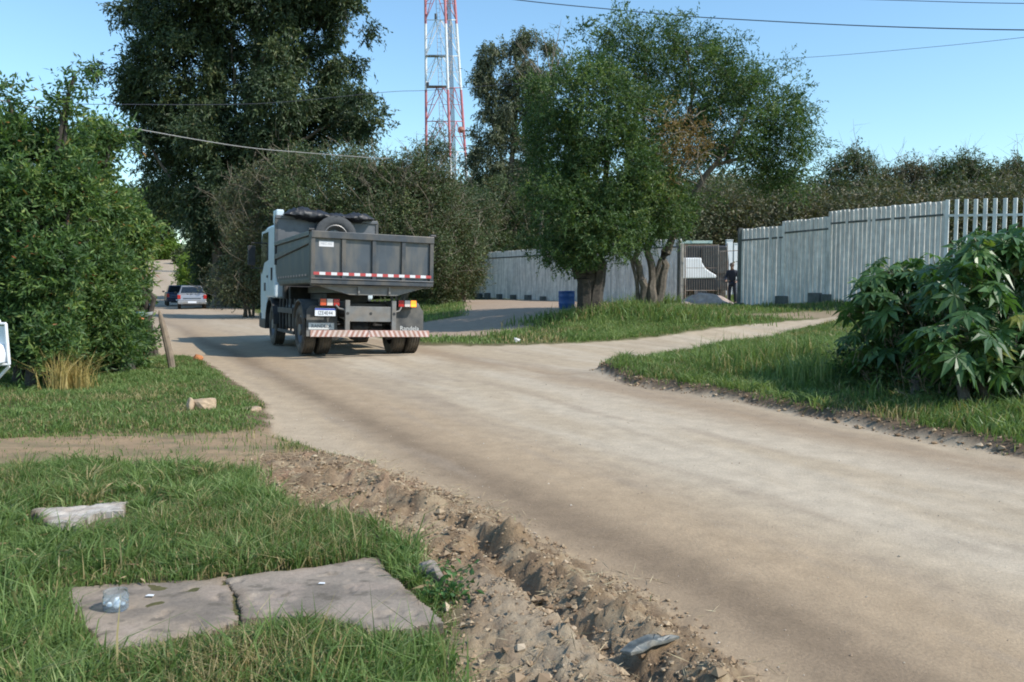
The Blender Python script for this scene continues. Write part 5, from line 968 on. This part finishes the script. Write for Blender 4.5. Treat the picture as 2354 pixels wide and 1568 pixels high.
def chipped(name, label, cat, pts, zt_, th, seed, rough=.006, stp=.011, base=(.30, .24, .18)):
    import bmesh
    w = np.array([G(x, y, zt_) for x, y in pts]); lo, hi = w.min(0)-.02, w.max(0)+.02; xs = np.arange(lo[0], hi[0], stp); ys = np.arange(lo[1], hi[1], stp); gx_, gy_ = np.meshgrid(xs, ys, indexing='ij'); fx_, fy_ = gx_.ravel(), gy_.ravel()
    e = sd(fx_, fy_, w)+.022*(fbm(fx_*14, fy_*14, seed, 4)-.5)*2*rough/.006; inside = e > 0; N_ = len(ys); c_ = w.mean(0)
    h = rough*(fbm(fx_*7, fy_*7, seed+1, 5)-.5)*1.6-.012*ss(.03, 0, e)*fbm(fx_*20, fy_*20, seed+5, 3)-.010*ss(.62, .75, fbm(fx_*11, fy_*11, seed+2, 4))
    bm = bmesh.new(); vi = {}
    ii_, jj_ = np.meshgrid(np.arange(len(xs)-1), np.arange(N_-1), indexing='ij'); q0 = (ii_*N_+jj_).ravel(); Q_ = np.stack([q0, q0+N_, q0+N_+1, q0+1], 1); Q_ = Q_[inside[Q_].all(1)]
    for k in np.unique(Q_): vi[k] = bm.verts.new((fx_[k]-c_[0], fy_[k]-c_[1], h[k]))
    fs = [bm.faces.new([vi[k] for k in q]) for q in Q_]; r = bmesh.ops.extrude_face_region(bm, geom=fs)
    top = [v for v in r['geom'] if isinstance(v, bmesh.types.BMVert)]
    for v in vi.values(): v.co.z = -th
    bmesh.ops.recalc_face_normals(bm, faces=bm.faces); me = bpy.data.meshes.new(name); bm.to_mesh(me); bm.free(); co = np.zeros(len(me.vertices)*3); me.vertices.foreach_get('co', co); co = co.reshape(-1, 3); x, y = co[:, 0]+c_[0], co[:, 1]+c_[1]
    cc = mixc(np.tile(np.array(base), (len(x), 1)), (.19, .16, .13), ss(.42, .62, fbm(x*3.1, y*5, seed+7, 4))*.75); cc = mixc(cc, (.36, .285, .225), ss(.5, .7, fbm(x*6, y*9, seed+8, 4))*.6); cc = mixc(cc, (.13, .11, .085), ss(.64, .74, fbm(x*13, y*19, seed+9, 4))*.7)
    cc = mixc(cc, (.25, .19, .135), ss(.08, 0, sd(x, y, w))*ss(.35, .65, fbm(x*5, y*5, seed+10, 3))*.8)
    a = me.attributes.new('soil', 'FLOAT_COLOR', 'POINT'); a.data.foreach_set('color', np.hstack([cc, np.ones((len(cc), 1))]).astype(np.float32).ravel()); me.materials.append(EARTH_R2)
    o = bpy.data.objects.new(name, me); COL.objects.link(o); me.polygons.foreach_set('use_smooth', np.ones(len(me.polygons), bool)); me.set_sharp_from_angle(angle=math.radians(50)); o.location = (c_[0], c_[1], zt_); tag(o, label, cat); return o
EARTH_R2 = earthmat('pitted_concrete', .6, .008, .12)
chipped('concrete_slab', 'left half of the cracked concrete slab, with the clear jar on it', 'slab', [(150, 1345), (240, 1341), (380, 1332), (490, 1326), (512, 1325), (520, 1345), (541, 1368), (545, 1390), (552, 1424), (480, 1450), (400, 1462), (360, 1485), (290, 1480), (215, 1502), (200, 1450), (170, 1400)], .080, .12, 500, .009)
chipped('concrete_slab', 'right half of the cracked concrete slab with a sharp corner towards the dirt bank', 'slab', [(516, 1325), (600, 1314), (720, 1300), (800, 1287), (862, 1275), (940, 1352), (1022, 1428), (940, 1442), (858, 1450), (790, 1425), (700, 1415), (600, 1420), (556, 1424), (548, 1388), (545, 1368), (525, 1345)], .086, .12, 600, .004, base=(.29, .24, .19))
chipped('rubble_block', 'broken whitish concrete block half sunk in grass at the left', 'rubble', [(68, 1168), (140, 1162), (215, 1156), (292, 1150), (286, 1172), (215, 1180), (180, 1215), (130, 1210)], .105, .14, 700, .012, base=(.50, .45, .39))
plate('paving_strip', 'flat sandy stone strip left of the rock on the lawn', 'stone', [(385, 938), (440, 934), (440, 946), (390, 948)], .05, .06, M_ROCK, jit=.02)
plate('paving_strip', 'flat sandy stone strip right of the rock on the lawn', 'stone', [(515, 938), (595, 933), (597, 940), (520, 944)], .05, .06, M_ROCK, jit=.02)
plate('doorstep_stone', 'flat worn stone edge on the dirt behind the leaning post', 'stone', [(335, 822), (430, 820), (440, 828), (340, 832)], .05, .05, M_ROCK, jit=.03)
def rock(name, label, cat, vx, vy, size, m, seed=0, rz=0):
    import bmesh
    g = G(vx, vy, .04); bm = bmesh.new(); bmesh.ops.create_icosphere(bm, subdivisions=3, radius=.5); r = np.random.default_rng(seed)
    ax = unit(r.normal(0, 1, (9, 3)))
    for v in bm.verts:
        d = np.array(v.co); n = d/np.linalg.norm(d); f = min(.5, *(.36/max(.2, float(n@a)) if n@a > .2 else .5 for a in ax)); v.co = Vector(n*f*(1+.03*r.normal()))
        v.co = Vector((v.co.x*size[0], v.co.y*size[1], v.co.z*size[2]))
    me = bpy.data.meshes.new(name); bm.to_mesh(me); bm.free(); me.materials.append(m); o = bpy.data.objects.new(name, me); COL.objects.link(o); o.location = (g[0], g[1], tz(g[0], g[1])+size[2]*.28); o.rotation_euler = (0, 0, rz); tag(o, label, cat); return o
rock('rock', 'tan block-like rock lying on the lawn', 'rock', 470, 945, (.34, .22, .20), M_ROCK, 3, .2); rock('rock', 'small upright stone touching the left side of the tan rock', 'rock', 438, 948, (.09, .12, .20), M_ROCK, 5)
rock('brick', 'orange brick fragment at the corner of the lawn by the road', 'brick', 455, 832, (.20, .15, .17), M_BRICK, 8, .5)
rock('dark_stone', 'dark brown stone under the left bush by the dirt verge', 'stone', 323, 783, (.2, .2, .26), mat('dark_stone', (.12, .07, .05), .9, nscale=10, namt=.3), 9)
rock('concrete_lump', 'rounded grey concrete lump between the slab corner and the dirt bank', 'rubble', 990, 1330, (.12, .22, .12), M_SLAB, 12, .3)
for i, (x, y, s, lb) in enumerate([(345, 1366, .018, 'white paper scrap on the left slab'), (740, 1340, .016, 'white paper scrap on the right slab'), (620, 1570, .03, 'orange-brown leaf scrap at the bottom edge')][:2]):
    g = G(x, y, .092); mb = MB(); mb.prism([(-s, -s*.4), (s, -s*.5), (s*.8, s*.5), (-s*.7, s*.6)], 'z', 0, .002); o = mb.build('paper_scrap', M_WHITE); o.location = (g[0], g[1], .086 if x < 500 else .090); tag(o, lb, 'litter')
# clear jar
M_CLEAR, nt_, b_ = newmat('clear_plastic'); b_.inputs['Base Color'].default_value = (.86, .93, .97, 1); b_.inputs['Roughness'].default_value = .06; b_.inputs['Transmission Weight'].default_value = .92; b_.inputs['IOR'].default_value = 1.25
g = G(267, 1399, .085); jar = empty('jar', (g[0], g[1], .0825)); tag(jar, 'clear plastic jar with white lumps inside standing on the slab', 'jar')
mb = MB(); mb.lathe([(.001, .001), (.046, .001), (.050, .005), (.051, .024), (.048, .03), (.051, .037), (.051, .060), (.047, .066), (.048, .080), (.0465, .080), (.0455, .066), (.0495, .058), (.0485, .006), (.001, .004)], 36); mb.build('jar_wall', M_CLEAR, jar, smooth=True)
mb = MB()
for (x, y, s) in [(-.022, -.01, .013), (.012, -.02, .014), (.0, .012, .016), (.026, .01, .011)]: mb.lathe([(.001, -s), (s*.8, -s*.5), (s, .2*s), (s*.5, s), (.001, s)], 7, 'z', (x, y, .008+s))
mb.build('contents', M_WHITE, jar)
# flattened grey bottle in the dirt
M_CRT = mat('grey_packaging', (.095, .105, .10), .45, nscale=30, namt=.4, dirt=(.24, .20, .15), dscale=16, damt=.7, bump=.6)
w = [G(x, y, .03) for x, y in [(1424, 1540), (1446, 1523), (1484, 1503), (1505, 1500), (1510, 1505), (1540, 1500), (1562, 1506), (1535, 1517), (1500, 1526), (1478, 1540), (1450, 1548)]]; c = np.mean(w, 0); n = len(w)
mb = MB(); top = [(p[0]-c[0], p[1]-c[1], .003+.006*math.sin(i*2.1)) for i, p in enumerate(w)]; bot = [(p[0]-c[0], p[1]-c[1], -.006) for p in w]; mid = [(a[0]*.72, a[1]*.72, .010+.008*math.sin(i*3.3)) for i, a in enumerate(top)]
mb.add(bot+top+mid+[(.01, .0, .012)], [tuple(range(n))[::-1]]+[(i, (i+1) % n, n+(i+1) % n, n+i) for i in range(n)]+[(n+i, n+(i+1) % n, 2*n+(i+1) % n, 2*n+i) for i in range(n)]+[(2*n+i, 2*n+(i+1) % n, 3*n) for i in range(n)])
o = mb.build('flattened_bottle', M_CRT, None, bevel=.003); o.location = (c[0], c[1], tz(c[0], c[1])+.02); tag(o, 'flattened grey plastic bottle in the dirt at the road edge', 'litter')
# leaning post
pb = G(398, 858); mb = MB(); z0 = tz(*pb); Yp = pb[1]
p0 = np.array([pb[0], pb[1], z0]); pts = [p0-p0-[0, 0, .15], P(391, 820, Yp)-p0, P(382, 780, Yp)-p0, P(374, 745, Yp)-p0, P(368, 722, Yp)-p0, P(366, 714, Yp)-p0]; pts[0] = np.array([.01, 0, -.15])
mb.tube(pts, [.055, .058, .056, .048, .030, .008], 9); o = mb.build('wooden_post', M_WOOD, None, smooth=True); o.location = p0; tag(o, 'weathered wooden post leaning left on the lawn corner', 'post')
# litter
def litter(label, vx, vy, Yl, cols_, s):
    b = P(vx, vy, Yl); root = empty('plastic_litter', b); tag(root, label, 'litter')
    for k, (cn, cc) in enumerate(cols_):
        mb = MB(); pts = rng.normal(0, s, (7, 3))*[1, .4, .7]+np.array([(k-.5)*s*.9, 0, -(k % 2)*s*1.2]); import bmesh
        bm = bmesh.new(); [bm.verts.new(p) for p in pts]; bmesh.ops.convex_hull(bm, input=bm.verts); me = bpy.data.meshes.new(cn); bm.to_mesh(me); bm.free(); me.materials.append(mat(cn, cc, .4)); o = bpy.data.objects.new(cn, me); COL.objects.link(o); o.parent = root
g = GT(325, 738); litter('orange and blue plastic wrapper caught in the bush beside the dirt verge', 326, 722, 15.6, [('blue_wrapper', (.25, .42, .50)), ('orange_wrapper', (.62, .20, .06)), ('white_wrapper', (.6, .6, .6))], .065)
g = GT(200, 872); litter('pale blue plastic scraps on the ground beside the dry tuft', 203, 869, g[1], [('pale_wrapper', (.40, .55, .62)), ('grey_wrapper', (.4, .42, .44))], .06)
g = GT(386, 829); litter('small white plastic scrap on the grass behind the leaning post', 385, 827, g[1], [('white_scrap', (.7, .7, .68))], .05)
g = GT(1195, 790); litter('small white litter at the road edge of the tree mound', 1193, 786, g[1], [('white_paper', (.66, .64, .6))], .07)
# white framed basket at the left edge
M_WPT = mat('white_paint', (.76, .76, .76), .45, nscale=6, namt=.06); M_BAG = mat('white_bag', (.72, .74, .78), .5, nscale=14, namt=.12, bump=.5)
Yb_ = 6.4; ob = P(-20, 840, Yb_); ob2 = ob.copy(); ob2[2] = tz(ob[0], ob[1]); bk = empty('waste_basket', ob2); tag(bk, 'white framed waste basket with a white bag inside, cut off by the left edge', 'basket')
def Pb(vx, vy, dy=0): return P(vx-13, vy, Yb_+dy)-ob2
mb = MB(); D = .10
for (a, b) in [((-70, 744), (26, 744)), ((-80, 838), (34, 838)), ((26, 744), (34, 838)), ((-70, 744), (-80, 838))]:
    for dy in (0, D): mb.tube([Pb(*a, dy), Pb(*b, dy)], .012, 6)
for a in [(26, 744), (34, 838), (-70, 744), (-80, 838)]: mb.tube([Pb(*a), Pb(*a, D)], .010, 6)
mb.tube([Pb(12, 742), Pb(12, 734)], [.012, .004], 6); mb.tube([Pb(-80, 838, D/2), Pb(34, 838, D/2)], .008, 5)
mb.build('basket_frame', M_WPT, bk)
mb = MB(); mb.tube([Pb(34, 842, D/2), Pb(-60, 945, D/2)], .012, 6); mb.tube([np.array([Pb(-75, 838)[0], D/2, -.1]), Pb(-75, 838, D/2)], .022, 8); mb.build('stand', M_WPT, bk)
mb = MB(); mb.bb(Pb(-66, 790)[0], Pb(24, 790)[0], .02, .03, Pb(0, 834)[2], Pb(0, 750)[2]); M_PANE, nt_, b_ = newmat('cloudy_sheet'); b_.inputs['Base Color'].default_value = (.75, .82, .86, 1); b_.inputs['Roughness'].default_value = .4; b_.inputs['Alpha'].default_value = .75; mb.build('sheet', M_PANE, bk)
mb = MB(); c = Pb(-8, 818, .0); r_ = .12
mb.lathe([(.001, -.06), (r_*.9, -.05), (r_, .02), (r_*.8, .08), (r_*.4, .11), (.001, .12)], 20, 'z', tuple(c)); mb.build('rubbish_bag', M_BAG, bk, smooth=True)
# rubble pile in front of the gate
M_RUBB = mat('pinkish_rubble', (.36, .28, .23), .9, nscale=4, namt=.3, bump=.5)
pc_ = GT(1625, 702); pile = MB(); hp = 30*pc_[1]/FPX; nn = 26
vs = []; 
for i in range(nn):
    for j in range(nn):
        u, v_ = (i/(nn-1)-.5)*2, (j/(nn-1)-.5)*2; r_ = math.hypot(u, v_); z = hp*max(0, 1-r_**1.6)*(.6+.8*float(vn(np.array([u*4+9.]), np.array([v_*4+3.]), 5)[0]))-.05; vs.append((u*1.35, v_*.9, z))
pile.add(vs, [(i*nn+j, (i+1)*nn+j, (i+1)*nn+j+1, i*nn+j+1) for i in range(nn-1) for j in range(nn-1)]); o = pile.build('rubble_pile', M_RUBB, None); o.location = pc_; tag(o, 'low heap of pinkish rubble in front of the barred gate', 'rubble')
# ------------------------------------------------------------ loose clods, pebbles, straw (uncountable)
def lumps(name, label, x, y, s, m, cat, sink=.3):
    z = terrain(x, y); n = len(x); oc = np.array([[1, 0, 0], [-1, 0, 0], [0, 1, 0], [0, -1, 0], [0, 0, 1], [0, 0, -1.]]); tri = np.array([[0, 2, 4], [2, 1, 4], [1, 3, 4], [3, 0, 4], [2, 0, 5], [1, 2, 5], [3, 1, 5], [0, 3, 5]])
    V = np.repeat(oc[None], n, 0)*rng.uniform(.55, 1.3, (n, 6, 1)); a = rng.uniform(0, 6.28, n); ca, sa = np.cos(a)[:, None], np.sin(a)[:, None]; b = rng.uniform(-.6, .6, n); cb, sb = np.cos(b)[:, None], np.sin(b)[:, None]
    X_, Y_, Z_ = V[..., 0]*ca-V[..., 1]*sa, V[..., 0]*sa+V[..., 1]*ca, V[..., 2]; X_, Z_ = X_*cb-Z_*sb, X_*sb+Z_*cb; V = np.stack([X_, Y_, Z_*.7], -1)*s[:, None, None]; V += np.stack([x, y, z+s*.5*(1-sink)], 1)[:, None]
    o = rawmesh(name, V.reshape(-1, 3), np.zeros((0, 4), int), (tri[None]+np.arange(n)[:, None, None]*6).reshape(-1, 3), [m], attrs={'rnd': np.repeat(rng.random(n), 8)}); tag(o, label, cat, kind='stuff')
def rampmat(name, ramp): return leafmat(name, ramp, trans=0, rough=.95)
M_CLOD = rampmat('clod_earth', [(0, (.15, .10, .06)), (.5, (.26, .18, .11)), (.9, (.35, .26, .165)), (1, (.42, .33, .23))])
n = 70000; x = rng.uniform(-3.2, 1.4, n); y = rng.uniform(2.3, 7.6, n); q = sd(x, y, RUB)+.2*(fbm(x*4, y*4, 8, 3)-.5); k = (q > -.08) & (rng.random(n) < .25+.75*ss(.35, .6, fbm(x*5, y*5, 300, 3))); x, y = x[k], y[k]
lumps('earth_clods', 'loose brown earth clods along the eroded road edge', x, y, np.exp(rng.normal(-5.15, .6, len(x))), M_CLOD, 'clods')
n = 30000; x = rng.uniform(-6, 5, n); y = rng.uniform(2.4, 14, n); k = (sd(x, y, ROAD) > -.1) & (rng.random(n) < .12+.88*ss(.5, -.1, np.abs(across(x, y)-.0))*.5+.3*ss(.3, 0, sd(x, y, ROAD))); x, y = x[k], y[k]
lumps('road_gravel', 'small pale grit scattered on the dirt road', x, y, np.exp(rng.normal(-5.6, .4, len(x))), rampmat('grit', [(0, (.26, .19, .13)), (.6, (.42, .35, .27)), (1, (.55, .48, .40))]), 'gravel')
n = 18000; x = rng.uniform(-3.2, 1.3, n); y = rng.uniform(2.4, 7.4, n); k = (sd(x, y, RUB) > -.2) & (rng.random(n) < ss(.45, .62, fbm(x*3, y*3, 310, 3))); x, y = x[k], y[k]; z = terrain(x, y)+.012
M_STR = rampmat('straw', [(0, (.16, .11, .06)), (.5, (.34, .27, .16)), (1, (.48, .40, .26))]); d_ = unit(rdir(len(x))*[1, 1, .3]); V, q = leafquads(np.stack([x, y, z], 1), d_, rng.uniform(.03, .12, len(x)), np.full(len(x), .0035)); o = rawmesh('dry_straw', V, q, None, [M_STR], attrs={'rnd': rng.random(len(x))}); tag(o, 'dry straw and dead roots strewn over the earth bank', 'straw', kind='stuff')
n = 16000; x = rng.uniform(1, 7, n); y = rng.uniform(5, 16, n); e_ = sd(x, y, ROAD); k = (np.abs(e_+.03) < .14) & (across(x, y) > 3.5); x, y = x[k], y[k]
lumps('verge_clods', 'crumbled brown earth along the grassy corner edge', x, y, np.exp(rng.normal(-4.3, .45, len(x))), M_CLOD, 'clods')
n = 2600; x = rng.uniform(-6, 1.2, n); y = rng.uniform(2.4, 7.2, n); k = (grassy(x, y) > .5) & (np.abs(x) < .8*(y+1)); x, y = x[k], y[k]; z = terrain(x, y)+rng.uniform(.01, .05, k.sum())
V, q = leafquads(np.stack([x, y, z], 1), unit(rdir(len(x))*[1, 1, .35]), rng.uniform(.03, .10, len(x)), rng.uniform(.006, .014, len(x))); o = rawmesh('dead_leaf_litter', V, q, None, [rampmat('litter_brown', [(0, (.17, .11, .06)), (1, (.36, .27, .15))])], attrs={'rnd': rng.random(len(x))}); tag(o, 'dry brown leaf litter lying between the foreground grass', 'leaf litter', kind='stuff')
